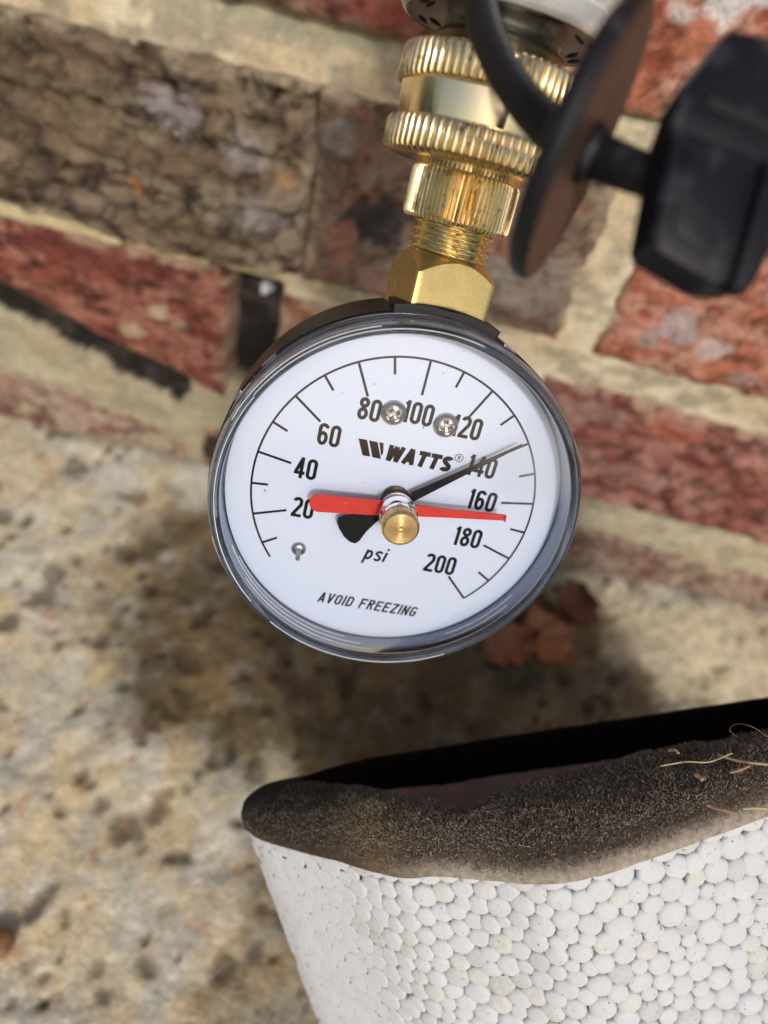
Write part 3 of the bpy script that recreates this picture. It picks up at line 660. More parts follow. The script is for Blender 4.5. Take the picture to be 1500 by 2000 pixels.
# brass square stem and thread (part of the gauge)
CY = 10.0
def square_col(h, ang, z0, zt):
    n = 4 * 24; vs = []; 
    per = []
    for k in range(4):
        for i in range(24):
            t_ = -1 + 2 * i / 24; base = [(t_, -1), (1, t_), (-t_, 1), (-1, -t_)][k]; per.append((base[0] * h, base[1] * h))
    per = np.array(per); rr = np.hypot(per[:, 0], per[:, 1])
    lim = 9.75; per = per * np.minimum(1, lim / rr)[:, None]; rr = np.minimum(rr, lim)
    ca, sa = math.cos(ang), math.sin(ang); P = np.stack([per[:, 0] * ca - per[:, 1] * sa, per[:, 0] * sa + per[:, 1] * ca], 1)
    ztop = zt - np.maximum(0, rr - 6.9) * .9
    rings = [(P, np.full(n, z0)), (P, ztop - .15), (P * (1 - .12 / rr)[:, None], ztop), (P / rr[:, None] * 6.6, np.full(n, zt + .1)), (P / rr[:, None] * 5.0, np.full(n, zt + .1))]
    v = np.concatenate([np.stack([q[:, 0], q[:, 1] + CY, zz_], 1) for q, zz_ in rings])
    return capped(v, grid_faces(n, len(rings), wrap_u=True), n, len(rings))
v, f = square_col(7.05, R(13), 30.6, 41.0); stem = mesh('square_stem', v, f, M['brass_yellow'], G, sharp=25)
ca, sa = math.cos(R(13)), math.sin(R(13))
q = np.array([[.05, -7.12], [.35, -7.12], [.35, -7.0], [.05, -7.0]]); q = np.stack([q[:, 0] * ca - q[:, 1] * sa, q[:, 0] * sa + q[:, 1] * ca + CY], 1)
v = np.concatenate([np.column_stack([q, np.full(4, 32.2)]), np.column_stack([q, np.full(4, 36.0)])]); v, f = capped(v, grid_faces(4, 2, wrap_u=True), 4, 2)
mesh('cast_mark', v, f, M['brass_yellow'], stem, smooth=False)
n = 120; zs_ = np.arange(40.9, 46.6, .1); a = np.arange(n) * 2 * math.pi / n; rows = []
for z_ in zs_:
    ph = ((z_ / 1.27 + a / (2 * math.pi)) % 1.0); tri = 1 - np.abs(ph * 2 - 1)
    rr = 6.15 - .03 * (z_ - 41) + .85 * np.clip(tri * 1.35 - .15, 0, 1)
    rows.append(np.stack([rr * np.cos(a), rr * np.sin(a) + CY, np.full(n, z_)], 1))
mesh('stem_thread', np.concatenate(rows), grid_faces(n, len(zs_), wrap_u=True), M['brass_thread'], G, sharp=40)

# ------------------------------------------------------------------ brass hose connector screwed on above
gm2 = gm @ Matrix.Translation((0, CY * S, 46 * S))
conn = empty('hose_connector', gm2, 'brass swivel hose connector with knurled bands between the gauge and the outdoor tap', 'connector')
def knurled(name, prof, teeth, amp, material, parent, sub=6, shape='round', center=(0, 0), lump=None):
    n = teeth * sub; a = np.arange(n) * 2 * math.pi / n; rows = []
    ph = (a * teeth / (2 * math.pi)) % 1
    if shape == 'round': k = -(np.abs(ph * 2 - 1) ** 3.5)              # flat teeth with narrow V grooves
    else: k = -np.abs(ph * 2 - 1)
    irr = np.interp(a * teeth / (2 * math.pi), np.arange(teeth + 1), np.random.default_rng(teeth).normal(0, .22, teeth + 1))
    for (r_, z_, w_) in prof:
        rr = r_ + amp * w_ * (k + (irr * .25 if shape != 'round' else irr * .12)); rows.append(np.stack([rr * np.cos(a), rr * np.sin(a), np.full(n, z_)], 1))
    v = np.concatenate(rows); f = grid_faces(n, len(rows), wrap_u=True)
    if lump:
        for (lx, ly, lz, lr, lh) in lump:
            d = np.linalg.norm(v - np.array([lx, ly, lz]), axis=1); k_ = lh * np.exp(-(d / lr) ** 2)
            dirn = v * np.array([1, 1, 0]); dirn /= np.maximum(np.linalg.norm(dirn, axis=1), 1e-6)[:, None]; v = v + dirn * k_[:, None]
    return mesh(name, v, f, material, parent, sharp=28)
# lower collar (fine knurl)
knurled('lower_collar', [(6.9, 0, 0), (8.4, -.1, 0), (8.95, .4, .6), (9.1, .9, 1), (9.1, 6.9, 1), (8.8, 7.3, .3), (8.5, 7.6, 0), (8.5, 9.2, 0)], 72, .85, M['brass'], conn, 5, 'v')
# lower knurled band
knurled('lower_band', [(8.4, 8.3, 0), (11.5, 8.15, 0), (13.4, 8.4, .1), (14.2, 8.8, 1), (14.35, 9.2, 1), (14.35, 12.5, 1), (14.1, 13.0, .8), (13.2, 13.3, 0), (12.9, 13.4, 0)], 66, .56, M['brass'], conn, 8, 'round')
a = np.arange(320) * 2 * math.pi / 320; rows = []
for r_, h_ in ((12.5, 13.1), (12.55, 13.4), (12.75, 15.5), (12.95, 17.6), (13.0, 18.4)):
    ph = (a + .33 + math.pi / 8) % (math.pi / 4) - math.pi / 8; rr = .62 * r_ * 1.02 + .38 * np.minimum(r_ * .985 / np.cos(ph), r_ * 1.05); rows.append(np.stack([rr * np.cos(a), rr * np.sin(a), np.full(320, h_)], 1))
mesh('smooth_barrel', np.concatenate(rows), grid_faces(320, 5, wrap_u=True), M['brass_polished'], conn, sharp=40)
knurled('upper_band', [(13.1, 17.75, 0), (13.5, 17.8, 0), (13.95, 18.0, .8), (14.15, 18.4, 1), (14.15, 22.0, 1), (13.8, 22.5, .6), (13.2, 22.7, 0), (9.6, 22.75, 0), (9.6, 21.5, 0)], 66, .52, M['brass'], conn, 8, 'round', lump=[(1.5, -14.1, 18.1, 1.3, .6), (2.9, -13.8, 18.4, .9, .5), (-.2, -14.1, 19.3, .9, .35)])

# ------------------------------------------------------------------ outdoor tap above
tapm = gm @ Matrix.Translation((0, CY * S, 68.0 * S))
tap = empty('outdoor_tap', tapm, 'tarnished nickel outdoor tap spout with round slotted backflow collar at the top edge', 'tap')
v, f = revolve([(8.9, 1.0), (9.7, 1.9), (10.2, 2.4), (9.9, 2.9), (8.9, 3.6), (8.6, 4.2), (9.0, 4.4), (9.0, 4.9), (8.6, 5.0), (8.6, 6.3)], 96, 'Z'); mesh('spout_neck', v, f, M['nickel_dark'], tap, sharp=40)
v, f = revolve([(14.9, 4.95), (15.6, 5.3), (16.1, 6.2), (16.5, 7.6), (16.2, 7.8), (16.5, 8.1), (19.4, 13.0), (19.8, 24), (17.2, 26.5), (12, 28), (9, 28)], 128, 'Z'); fl = mesh('backflow_collar', v, f, M['nickel'], tap, sharp=40)
v, f = revolve([(8.5, 6.0), (9.6, 5.7), (13.2, 5.1), (14.7, 4.9), (15.0, 5.0)], 128, 'Z'); mesh('underside', v, f, M['nickel_dark'], fl, sharp=40)  # underside in a darker metal than the collar's outer side
# crescent shaped slots round the underside
for k in range(8):
    a0 = k * math.pi / 4 + .18
    for (r_, off, sp) in ((11.9, 0, .17), (13.3, .12, .13)):
        pts = []
        for i in range(9):
            a = a0 + off - sp + 2 * sp * i / 8; pts.append(((r_ + .42 * math.sin(math.pi * i / 8)) * math.cos(a), (r_ + .42 * math.sin(math.pi * i / 8)) * math.sin(a)))
        for i in range(8, -1, -1):
            a = a0 + off - sp + 2 * sp * i / 8; pts.append(((r_ - .42 * math.sin(math.pi * i / 8)) * math.cos(a), (r_ - .42 * math.sin(math.pi * i / 8)) * math.sin(a)))
        p = np.array(pts); zb_ = 5.1 + (13.2 - r_) * .17 - .14
        v = np.concatenate([np.column_stack([p, np.full(len(p), zb_)]), np.column_stack([p, np.full(len(p), zb_ + .5)])])
        v, f = capped(v, grid_faces(len(p), 2, wrap_u=True), len(p), 2); mesh('slot', v, f, M['slot'], fl, smooth=False)
# pipe that carries it back to the wall (above the picture)
ti = tapm.inverted()
def to_tap(p): q = ti @ Vector((p[0] * S, p[1] * S, (p[2] + CAM_H) * S)); return np.array(q) / S
pw = [to_tap((2, 128, 12)), to_tap((3, 140, 26)), to_tap((4, 160, 34)), to_tap((4, 190, 35)), to_tap((4, 236, 35))]
pw = [np.array([0, 0, 24.])] + pw
v, f = tube(catmull(pw, 6), 11, 24); mesh('tap_pipe', v, f, M['nickel'], tap)

# ------------------------------------------------------------------ blurred black strap, disc and slide lock in front
straps = Matrix.Translation((9.7 * S, 76.5 * S, (CAM_H - 16.2) * S))
st_ob = empty('fastening_strap', straps, 'black rubber strap through a flat disc and a chunky black slide lock, blurred in front', 'strap')
O = np.array([9.7, 76.5, -16.2])
sp_ = [(-4, 124, 25), (-8, 118, 8), (-5.9, 109.6, -5.7), (-3.9, 102.8, -10.0), (-1.0, 96.1, -12.8), (3.0, 88.5, -15.1), (7.8, 82.0, -16.6), (10.9, 78.0, -16.6), (14.2, 74.8, -16.4), (17.6, 72.6, -16.2), (20, 72, -16)]
cp = catmull(np.array(sp_) - O, 8)
k = len(cp); rad = np.interp(np.arange(k), [0, k * .5, k * .68, k - 1], [2.0, 2.05, 2.3, 1.7])
rad = rad * (1 + .012 * np.sin(np.arange(k) * 2.1))
v, f = tube(cp, rad, 16); mesh('strap', v, f, M['strap_rubber'], st_ob)
N = np.array([.86, .47, -.18]); N = N / np.linalg.norm(N); N = W @ N
e1 = np.cross(N, [0, 1, 0]); e1 /= np.linalg.norm(e1); e2 = np.cross(N, e1)
def disc(prof, n=64):
    a = np.arange(n) * 2 * math.pi / n; rings = []
    for r_, h_ in prof: rings.append(r_ * (np.cos(a)[:, None] * e1 + np.sin(a)[:, None] * e2) + h_ * N)
    return np.concatenate(rings)
pr = [(2.2, -1.3), (11.9, -1.3), (12.8, -.9), (13.2, -.2), (13.2, .5), (13.0, .95), (12.7, 1.1)]
dd = W @ (np.array([(1128 - 750) / 1300, (290 - 1000) / 1300, 1.]) * 67) - O
v = disc(pr) + dd
ds = mesh('disc', v, grid_faces(64, len(pr), wrap_u=True), M['strap_rubber'], st_ob, sharp=40)
pr = [(12.75, 1.1), (12.4, 1.0), (2.6, 1.0), (2.2, .6)]
v = disc(pr) + dd; mesh('disc_face', v, grid_faces(64, len(pr), wrap_u=True), M['disc_brown'], ds)
pr = [(2.7, 1.0), (2.9, 1.3), (2.8, 1.9), (2.4, 2.1)]
v = disc(pr) + dd; mesh('grommet', v, grid_faces(64, len(pr), wrap_u=True), M['strap_rubber'], ds)
# slide lock: chunky moulded block
lx = W @ np.array([.955, .236, .18]); lx /= np.linalg.norm(lx)
ld = W @ np.array([-.236, .97, .0]); ld -= lx * (ld @ lx); ld /= np.linalg.norm(ld); lv = np.cross(lx, ld)   # away from the camera
LO = W @ (np.array([(1425 - 750) / 1300, (318 - 1000) / 1300, 1.]) * 60)
def lockpt(px_, py_): return np.array([px_, py_])
def block(outline, w0, w1, bev, name, material, parent, sharp=35):
    p = np.asarray(outline, float); n = len(p); c = p.mean(0)
    def shrink(b): d = c - p; return p + d / np.linalg.norm(d, axis=1)[:, None] * b
    rings = [(shrink(bev * 1.6), w0), (shrink(bev * .5), w0 + bev * .4), (p, w0 + bev), (p, w1 - bev), (shrink(bev), w1)]
    v = np.concatenate([(q[:, 0:1] * lx + q[:, 1:2] * ld + ww * lv) for q, ww in rings]) + (LO - O)
    v, f = capped(v, grid_faces(n, len(rings), wrap_u=True), n, len(rings))
    return mesh(name, v, f, material, parent, sharp=sharp)
up_out = [(-5.9, -4.2), (-5.1, -6.6), (-3.0, -11.4), (-2.2, -12.2), (3.6, -13.2), (6.4, -12.2), (6.9, -1.0), (-6.2, -1.0)]
lo_out = [(-6.0, -1.6), (6.6, -1.6), (6.6, 5.2), (5.6, 9.6), (4.6, 10.3), (1.4, 10.9), (-4.6, 9.7), (-5.4, 9.0)]
lk = block(up_out, 0.5, 4.0, .55, 'slide_lock', M['lock_plastic'], st_ob)
block(lo_out, 0.0, 4.4, .5, 'lock_body', M['lock_plastic'], lk)
block([(3.1, -1.0), (4.9, -1.0), (4.3, 11.0), (2.7, 11.0)], -.9, 1.2, .35, 'lock_rib', M['lock_plastic'], lk)
block([(-3.4, -5.2), (6.0, -5.0), (6.0, -3.9), (-3.4, -4.1)], .2, 1.2, .05, 'lock_slot', M['slot'], lk)
block([(-4.6, .4), (2.0, .2), (1.6, 8.8), (-4.0, 7.8)], -.3, .6, .2, 'lock_panel', M['lock_plastic'], lk)

# ------------------------------------------------------------------ white bead foam tap cover with a dark fuzzy gasket
DC = np.array([.26, .92, .2]); DC /= np.linalg.norm(DC); C0 = 118 * np.array([.0077, .538, 1.])
UU = np.array([1, 0, 0]) - DC * DC[0]; UU /= np.linalg.norm(UU); VV = np.cross(UU, DC); VV = VV if VV[2] > 0 else -VV
cw0, cu, cv, cd = W @ C0, W @ UU, W @ VV, W @ (-DC)
cm = frame(cw0, cu, cv, cd)
cover = empty('tap_cover', cm, 'white bead foam tap cover with dark fuzzy foam rim, open end up on the concrete', 'cover')
near = [(118, -1.0), (92, -3.0), (64, -6.6), (50.7, -8.4), (34.4, -10.4), (25.5, -9.6), (17.5, -6.2), (8, -2.8), (.9, -.4), (-11, 7.3), (-25.6, 16.7), (-31, 22)]
far_ = [(-31, 22), (-32, 27), (-27, 33), (-17.5, 39), (-9, 44.5), (5, 49), (22.8, 50.4), (50, 46), (86, 40), (112, 35), (124, 24), (118, -1.0)]
nearc = catmull(near, 8); farc = catmull(far_, 6)
outer = np.vstack([nearc[:-1], farc[:-1]])
n = len(outer)
# foam shell: outside, slightly below the bead skin, down to the ground; near-black paints shade into the bead seams
low = (CAM_H + (cw0 + cd * 0)[2])
cen = outer.mean(0)
shrunk = outer + (cen - outer) / np.linalg.norm(cen - outer, axis=1)[:, None] * .9
rings = [(shrunk, -.3), (shrunk, -70), (shrunk * .99, -135), (shrunk * .97, -156), (shrunk * .9 + cen * .05, -160)]
topd = np.concatenate([np.zeros(len(nearc) - 1), np.interp(np.arange(len(farc) - 1) / 6, [0, 1, 2, 3, 4, 5, 8.8, 10, 11], [0, 1, 4, 8, 12, 14, 14, 9, 0])])
v = np.concatenate([np.column_stack([q, np.full(n, h_) - (topd if k_ == 0 else 0)]) for k_, (q, h_) in enumerate(rings)]); f = grid_faces(n, len(rings), wrap_u=True, flip=False)
f.append(tuple(range(n * (len(rings) - 1), n * len(rings))))
mesh('foam_shell', v, f, M['eps_seam_shade'], cover, sharp=50)
# inner edge of the rim and the far inside face
inn = catmull([(118, 6.0), (95, 4.6), (69.9, 5.2), (57, 7.2), (44.9, 8.0), (30.8, 7.6), (20.1, 6.3), (16.1, 4.6), (12, 7.4), (6.8, 11.3), (2, 14.5), (-8, 21), (-17.7, 27.0)], 6)
fi3 = catmull([(-17.0, 28.0, 3.9), (-12.5, 34.5, .6), (-6.5, 41.0, -3.5), (5, 45.3, -7.5), (22.6, 46.8, -10), (49.7, 42.3, -10), (86.3, 36.0, -10), (118, 30.5, -10)], 7)
fi, fh = fi3[:, :2], fi3[:, 2]
def strip(c, h0, h1, steps, name, material, flip=False):
    k = len(c); hs = np.linspace(h0, h1, steps)
    v = np.concatenate([np.column_stack([c, np.full(k, h_)]) for h_ in hs])
    return mesh(name, v, grid_faces(k, steps, flip=flip), material, cover)
# far rim: foam bar on the far wall, its shade painted near-black, pinkish foam wall below it
nrm2 = np.column_stack([-np.gradient(fi[:, 1]), np.gradient(fi[:, 0])]); nrm2 /= np.linalg.norm(nrm2, axis=1)[:, None]
hb = np.interp(fi[:, 0], [-17, -8, 10], [3, 8, 9.6])
prof = [(0, -hb), (.15, -hb * .5), (0, -1.0 + 0 * hb), (.5, 0 * hb), (1.6, .1 + 0 * hb), (2.6, -1.2 + 0 * hb), (2.8, -8 + 0 * hb)]
rows = [np.column_stack([fi + nrm2 * o_ + (fbm(fi[:, 0] / 3 + 9 * k, fi[:, 0] / 5, 210, 3)[:, None] - .5) * .5, fh + dh]) for k, (o_, dh) in enumerate(prof)]
mesh('far_rim_foam', np.concatenate(rows), grid_faces(len(fi), len(prof)), M['gasket_far_shade'], cover, sharp=50)
k = len(fi); v = np.concatenate([np.column_stack([fi, np.full(k, -50.)]), np.column_stack([fi, fh - hb + .1])]); mesh('inner_wall', v, grid_faces(k, 2), M['liner'], cover)
strip(inn + np.array([0, -.4]), -30, 1, 3, 'near_inner_wall', M['liner'])
# near gasket loft
K = 22; sN = 150
def resample(c, m_):
    d = np.concatenate([[0], np.cumsum(np.linalg.norm(np.diff(c, axis=0), axis=1))]); t_ = np.linspace(0, d[-1], m_)
    return np.column_stack([np.interp(t_, d, c[:, 0]), np.interp(t_, d, c[:, 1])])
# match the outer and inner lines by hand-made stations
so = resample(nearc, 400); si = resample(inn, 400)
stN = np.linspace(0, 1, sN)
oi = np.interp(stN, [0, .36, .62, .80, .92, 1], [0, .36, .60, .76, .88, 1.0])
outl = np.column_stack([np.interp(oi, np.linspace(0, 1, 400), so[:, 0]), np.interp(oi, np.linspace(0, 1, 400), so[:, 1])])
innl = np.column_stack([np.interp(stN, np.linspace(0, 1, 400), si[:, 0]), np.interp(stN, np.linspace(0, 1, 400), si[:, 1])])
hp = [(-.035, -.9), (-.05, .2), (-.03, 1.4), (.02, 2.8), (.08, 4.2), (.16, 5.3), (.26, 6.1), (.38, 6.6), (.5, 6.9), (.62, 6.95), (.74, 6.8), (.84, 6.3), (.92, 5.5), (.97, 4.4), (1.0, 3.0), (1.01, .5), (1.0, -2)]
rows = []; cols = []
for (t_, h_) in hp:
    q = outl + (innl - outl) * t_
    nz_ = (fbm(q[:, 0] / 9, q[:, 1] / 9 + 3, 201, 4) - .5) * 2.2 + (fbm(q[:, 0] / 2.5, q[:, 1] / 2.5 + h_, 202, 3) - .5) * .9
    # dent where the rim has torn
    dent = np.exp(-((q[:, 0] - 16) / 5) ** 2) * (1.3 if t_ > .5 else .2)
    h2 = h_ + (nz_ if h_ > 1 else nz_ * .3) - (dent if h_ > 2 else 0)
    h2 = h2 * (1 - .45 * sstep(-6, -26, q[:, 0]))
    rows.append(np.column_stack([q, h2]))
    low_ = sstep(3.2, .6, h_ + nz_ * .9) if t_ < .3 else np.zeros(len(q))
    cc = np.broadcast_to(np.array([.066, .050, .038]), (len(q), 3)).copy()
    cc = mixc(cc, (.085, .062, .045), sstep(.45, .65, fbm(q[:, 0] / 12, q[:, 1] / 8, 203, 4)))
    cc = mixc(cc, (.14, .10, .055), np.exp(-((q[:, 0] + 2) / 5) ** 2) * (.8 if t_ < .5 else .2) * np.ones(len(q)))
    cc = mixc(cc, (.34, .29, .235), low_ * sstep(-6, 14, q[:, 0]))
    cols.append(cc)
GR = np.stack(rows); GC = np.stack(cols)
gv = GR.reshape(-1, 3); gf = grid_faces(sN, len(hp))
gasket = mesh('rim_gasket', gv, gf, M['gasket'], cover, colors=GC.reshape(-1, 3)); gasket['label'] = 'dark grey fuzzy foam strip along the near rim'
# left end of the rim: closes the corner between near and far rims
endc = [(-18, 27), (-24, 21), (-31, 22), (-32.5, 27), (-28, 31.5), (-16.5, 31.0)]
ec = catmull(endc + [endc[0]], 5)[:-1]; ecn = len(ec); cc_ = ec.mean(0)
rings = [(ec, -1), (ec, 1.6), (ec + (cc_ - ec) * .12, 3.2), (ec + (cc_ - ec) * .4, 4.2), (ec + (cc_ - ec) * .95, 4.5)]
v = np.concatenate([np.column_stack([q, np.full(ecn, h_)]) for q, h_ in rings]); v, f = capped(v, grid_faces(ecn, len(rings), wrap_u=True), ecn, len(rings))
c = np.broadcast_to(np.array([.045, .038, .032]), (len(v), 3)).copy()
mesh('rim_end', v, f, M['gasket'], cover, colors=c)

# fuzz fibres: short bent hairs on the gasket, one mesh
def surf(a, b):                                       # a along 0..sN-1, b across 0..len(hp)-1
    i = np.clip(a.astype(int), 0, sN - 2); j = np.clip(b.astype(int), 0, len(hp) - 2); fa = (a - i)[:, None]; fb = (b - j)[:, None]
    p = GR[j, i] * (1 - fa) * (1 - fb) + GR[j, i + 1] * fa * (1 - fb) + GR[j + 1, i] * (1 - fa) * fb + GR[j + 1, i + 1] * fa * fb
    du = GR[j, i + 1] - GR[j, i]; dv_ = GR[j + 1, i] - GR[j, i]
    nn = np.cross(du, dv_); nn /= np.maximum(np.linalg.norm(nn, axis=1), 1e-6)[:, None]
    nn[nn[:, 2] < -.2] *= -1
    return p, nn
NF = 110000
# stations in view only
a_lo = np.argmin(np.abs(outl[:, 0] - 78)); 
aa = rng.uniform(a_lo, sN - 1.01, NF); bb = rng.uniform(2.0, 14.6, NF)
keep = ~((bb < 4.0) & (rng.uniform(0, 1, NF) < .75)); aa, bb = aa[keep], bb[keep]; NF = len(aa)
p0, nn = surf(aa, bb)
d1 = nn + rng.normal(0, .75, (NF, 3)); d1 /= np.linalg.norm(d1, axis=1)[:, None]
d2 = d1 + rng.normal(0, .9, (NF, 3)); d2 /= np.linalg.norm(d2, axis=1)[:, None]
L = rng.uniform(.25, .62, NF)[:, None]; wd_ = rng.uniform(.028, .055, NF)[:, None]
side = np.cross(d1, rng.normal(0, 1, (NF, 3))); side /= np.linalg.norm(side, axis=1)[:, None]
p0 = p0 - nn * .12; p1 = p0 + d1 * L; p2 = p1 + d2 * L * .8
V = np.stack([p0 - side * wd_, p0 + side * wd_, p1 + side * wd_, p1 - side * wd_, p2 + side * wd_ * .7, p2 - side * wd_ * .7], 1).reshape(-1, 3)
b6 = np.arange(NF) * 6
F = np.concatenate([np.stack([b6, b6 + 1, b6 + 2, b6 + 3], 1), np.stack([b6 + 3, b6 + 2, b6 + 4, b6 + 5], 1)]).tolist()
shade = rng.uniform(0, 1, NF) ** 1.7
fc = np.array([.09, .070, .054]) + shade[:, None] * np.array([.42, .35, .28])
tanm = np.exp(-((p0[:, 0] + 2) / 6) ** 2) * (bb < 9) * rng.uniform(0, 1, NF); fc = fc * (1 - tanm[:, None]) + np.array([.42, .33, .18]) * tanm[:, None]
leftd = sstep(4, -14, p0[:, 0])[:, None]; fc = fc * (1 - .35 * leftd)  # fibres darken to the left: shade painted into their colour
fz = mesh('rim_fuzz', V, F, M['fibre'], cover, smooth=False, colors=np.repeat(fc, 6, 0)); fz['kind'] = 'stuff'

# foam beads: packed cells on the outside of the shell
nd = np.concatenate([[0], np.cumsum(np.linalg.norm(np.diff(nearc, axis=0), axis=1))]); total = nd[-1]
def curve_at(s):
    x = np.interp(s, nd, nearc[:, 0]); y = np.interp(s, nd, nearc[:, 1]); e = .35
    tx = np.interp(s + e, nd, nearc[:, 0]) - np.interp(s - e, nd, nearc[:, 0]); ty = np.interp(s + e, nd, nearc[:, 1]) - np.interp(s - e, nd, nearc[:, 1])
    l_ = math.hypot(tx, ty); return np.array([x, y]), np.array([-ty, tx]) / l_
def outn(s):
    p, nm = curve_at(s)
    return p, (nm if (nm @ (p - cen)) > 0 else -nm)
s_start = float(np.interp(-84, -nearc[:, 0], nd)) if False else float(nd[np.argmin(np.abs(nearc[:, 0] - 84))])
SB = total - s_start; HB = 62.0
pts = []
cell = {}
def ok(x, y, r):
    gx_, gy_ = int(x // 3), int(y // 3)
    for i in range(-2, 3):
        for j in range(-2, 3):
            for (qx, qy, qr) in cell.get((gx_ + i, gy_ + j), ()):
                if (qx - x) ** 2 + (qy - y) ** 2 < (.88 * (r + qr)) ** 2: return False
    return True
for rr_, tries in ((2.0, 420), (1.72, 5000), (1.5, 20000), (1.28, 34000)):
    for _ in range(tries):
        x = random.uniform(-2, SB + 2); y = random.uniform(-2, HB + 2); r_ = rr_ * random.uniform(.9, 1.08)
        if y < r_ * .55: continue
        if ok(x, y, r_):
            pts.append((x, y, r_)); cell.setdefault((int(x // 3), int(y // 3)), []).append((x, y, r_))
P = np.array(pts)
def bead_cell(i, gap):
    x, y, r_ = P[i]
    d = np.hypot(P[:, 0] - x, P[:, 1] - y); nb = np.where((d > 0) & (d < 7.5))[0]
    na = 26; poly = [np.array([x + r_ * 1.5 * math.cos(2 * math.pi * k / na), y + r_ * 1.5 * math.sin(2 * math.pi * k / na)]) for k in range(na)]
    for j in nb[np.argsort(d[nb])][:16]:
        q = P[j]; dj = d[j]; dirn = np.array([q[0] - x, q[1] - y]) / dj; off = (dj * dj + r_ * r_ - q[2] ** 2) / (2 * dj) - gap
        new = []; m_ = len(poly)
        for k in range(m_):
            a, b = poly[k], poly[(k + 1) % m_]; da = (a - (x, y)) @ dirn - off; db = (b - (x, y)) @ dirn - off
            if da <= 0: new.append(a)
            if (da < 0 < db) or (db < 0 < da): new.append(a + (b - a) * (da / (da - db)))
        poly = new
        if len(poly) < 3: return None
    return np.array(poly)
for _ in range(2):
    newP = P.copy()
    for i in range(len(P)):
        q = bead_cell(i, 0.)
        if q is not None: newP[i, :2] = q.mean(0)
    newP[:, 1] = np.where(P[:, 1] < 3, np.maximum(newP[:, 1], P[:, 2] * .5), newP[:, 1])
    P = newP
beads = []
for i in range(len(P)):
    x, y, r_ = P[i]
    if not (-.5 < x < SB + .3 and -.6 < y < HB): continue
    q = bead_cell(i, .10 if x < SB - 34 else .035)
    if q is None: continue
    x, y = q.mean(0)
    # resample by angle, soften the corners
    ang = np.arctan2(q[:, 1] - y, q[:, 0] - x); rad_ = np.hypot(q[:, 0] - x, q[:, 1] - y); o_ = np.argsort(ang); ang, rad_ = ang[o_], rad_[o_]
    nb_ = 14; ta = np.arange(nb_) * 2 * math.pi / nb_ - math.pi
    ru = np.interp(ta, np.concatenate([ang - 2 * math.pi, ang, ang + 2 * math.pi]), np.tile(rad_, 3))
    ru = np.minimum(ru, (np.roll(ru, 1) + np.roll(ru, -1)) / 2 * 1.04)
    beads.append((x, y, ta, ru, r_))
def bead_geo(b):
    x, y, ta, ru, r_ = b
    s = s_start + x; seed_h = random.uniform(-.14, .06)
    left = float(sstep(SB - 38, SB - 22, x)); flat = 1 - .86 * left
    proud = .1 + .35 * left + seed_h * flat
    V = []
    rm = ru.mean() * (.46 + .5 * float(sstep(18, 45, y)) * float(sstep(SB - 40, 10, x)))
    for (sc_, hh) in ((1.0, -1.6), (1.0, -.2), (.94, .34), (.80, .72), (.48, .95)):
        for t_, r1 in zip(ta, ru):
            xx = x + sc_ * r1 * math.cos(t_); yy = max(y + sc_ * r1 * math.sin(t_), .75)
            p, nm = outn(min(s_start + xx, total - .4)); hgt = ((hh - .45) * rm * .5 * flat + proud) * (.25 + .75 * float(sstep(.3, 2.0, yy)))
            V.append((p[0] + nm[0] * hgt, p[1] + nm[1] * hgt, -yy))
    p, nm = outn(min(s, total - .4)); hgt = (1.0 - .45) * rm * .5 * flat + proud
    V.append((p[0] + nm[0] * hgt, p[1] + nm[1] * hgt, -y))
    n_ = len(ta); F = grid_faces(n_, 5, wrap_u=True, flip=False); F += [(4 * n_ + i, 4 * n_ + (i + 1) % n_, 5 * n_) for i in range(n_)]
    return np.array(V), F
cam_dist = [(b, (b[0] if b[0] < SB - 25 else 1e3 + b[0]) * 0 + b[1] + (200 if b[0] > SB - 26 else 0) - b[4] * 6 + (80 if b[0] < 8 else 0)) for b in beads]
order = sorted(range(len(beads)), key=lambda i: cam_dist[i][1])
rest = []
for rank, i in enumerate(order):
    g_ = bead_geo(beads[i])
    if rank < 300:
        x, y = beads[i][0], beads[i][1]
        yl = float(fbm(np.array([x / 12]), np.array([y / 12]), 301, 3)[0])
        r0 = random.random()
        mt = M['eps_cream'] if (r0 < .04 or (yl > .62 and r0 < .25)) else (M['eps_grey'] if r0 > .93 else M['eps'])
        mesh('foam_bead', g_[0], g_[1], mt, cover)
    else: rest.append(g_)
v, f = join(rest); o = mesh('foam_beads', v, f, M['eps'], cover); o['kind'] = 'stuff'

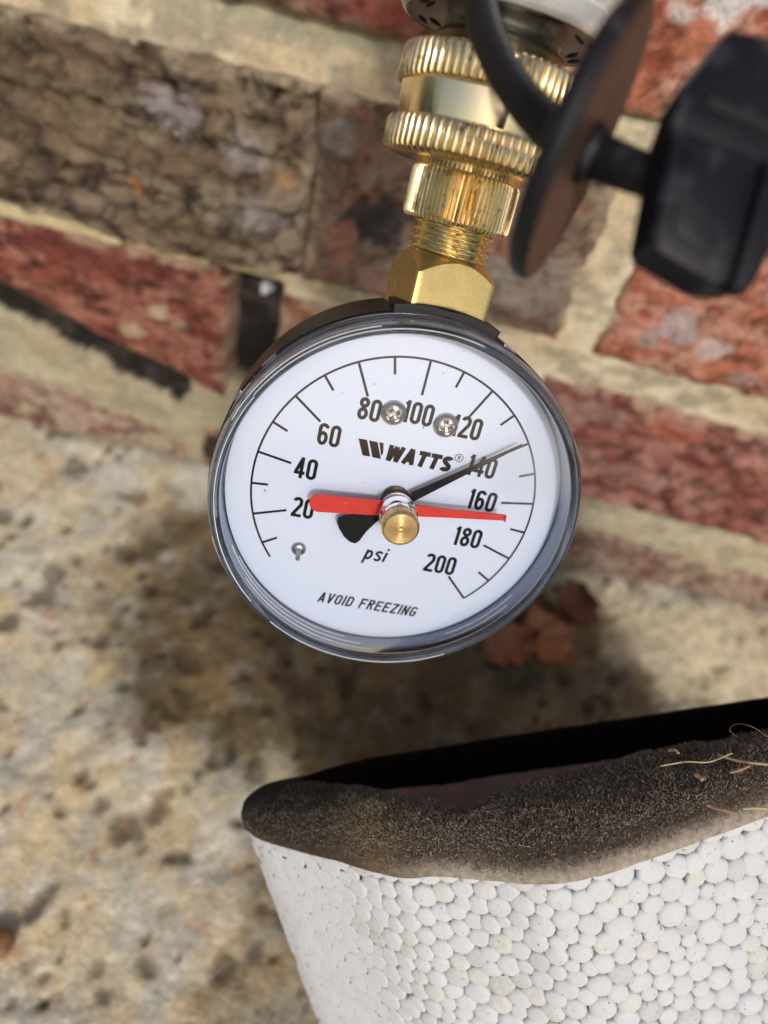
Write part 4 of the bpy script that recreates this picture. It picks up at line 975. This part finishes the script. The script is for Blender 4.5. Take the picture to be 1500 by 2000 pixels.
# straws and chaff caught on the gasket
cmm = cm
def straw(pix, rad_, material, label, name='straw', kink=0.):
    """points in cover millimetres (along, across, height)"""
    p = catmull(pix, 6); v, f = tube(p, rad_, 6)
    o = mesh(name, v, f, material); o.matrix_world = cmm
    return tag(o, label, 'straw' if name == 'straw' else 'chaff', 'dry grass bits on the foam rim')
def rimpt(px, py, h):
    d = np.array([(px - 750) / 1300, (py - 1000) / 1300, 1.]); s = ((C0 - DC * h) @ DC) / (d @ DC); q = d * s - (C0 - DC * h)
    return (q @ UU, q @ VV, h)
straw([rimpt(1290, 1496, 8.2), rimpt(1340, 1488, 8.3), rimpt(1385, 1488, 8.0), rimpt(1430, 1471, 8.8)], .14, M['straw'], 'thin pale straw lying lengthwise on the fuzzy foam rim')
straw([rimpt(1402, 1474, 8.4), rimpt(1440, 1486, 8.2), rimpt(1480, 1491, 8.4), rimpt(1530, 1496, 8.3)], .22, M['straw'], 'thickest pale straw running to the right picture edge on the foam rim')
straw([rimpt(1425, 1509, 7.8), rimpt(1445, 1504, 7.9), rimpt(1465, 1495, 8.2)], .22, M['twig'], 'short brown twig bit just below the thick straw', 'chaff')
straw([rimpt(1380, 1572, 6.0), rimpt(1405, 1580, 5.8), rimpt(1440, 1588, 5.6)], .28, M['twig'], 'brown twig at the lower edge of the foam rim above the beads', 'chaff')
straw([rimpt(1450, 1580, 5.6), rimpt(1475, 1578, 5.7), rimpt(1510, 1580, 5.4)], .2, M['straw'], 'pale splinter at the right end of the lower rim edge', 'chaff')
straw([rimpt(1358, 1512, 7.9), rimpt(1368, 1519, 7.7), rimpt(1372, 1523, 7.6)], .42, M['twig'], 'small pinkish seed husk in the middle of the fuzzy rim', 'chaff')
straw([rimpt(1306, 1466, 8.0), rimpt(1318, 1465, 8.6), rimpt(1326, 1472, 8.0)], .25, M['straw'], 'curled straw chip at the back edge of the foam rim', 'chaff')
straw([rimpt(1440, 1440, 7.5), rimpt(1425, 1425, 10), rimpt(1440, 1414, 12), rimpt(1470, 1420, 12), rimpt(1500, 1440, 9)], .035, M['twig'], 'fine curved hair standing up from the foam rim', 'hair')
straw([rimpt(1215, 1628, 3.0), rimpt(1228, 1640, 2.8), rimpt(1240, 1650, 2.2)], .12, M['straw'], 'fine pale fibre bit hanging over the lower rim edge', 'chaff')
for o in col.objects:
    if o.name.startswith('hair'): o['category'] = 'hair'

# rest the cover on the concrete: report clearance of its lowest point
print('objects', len(col.objects))
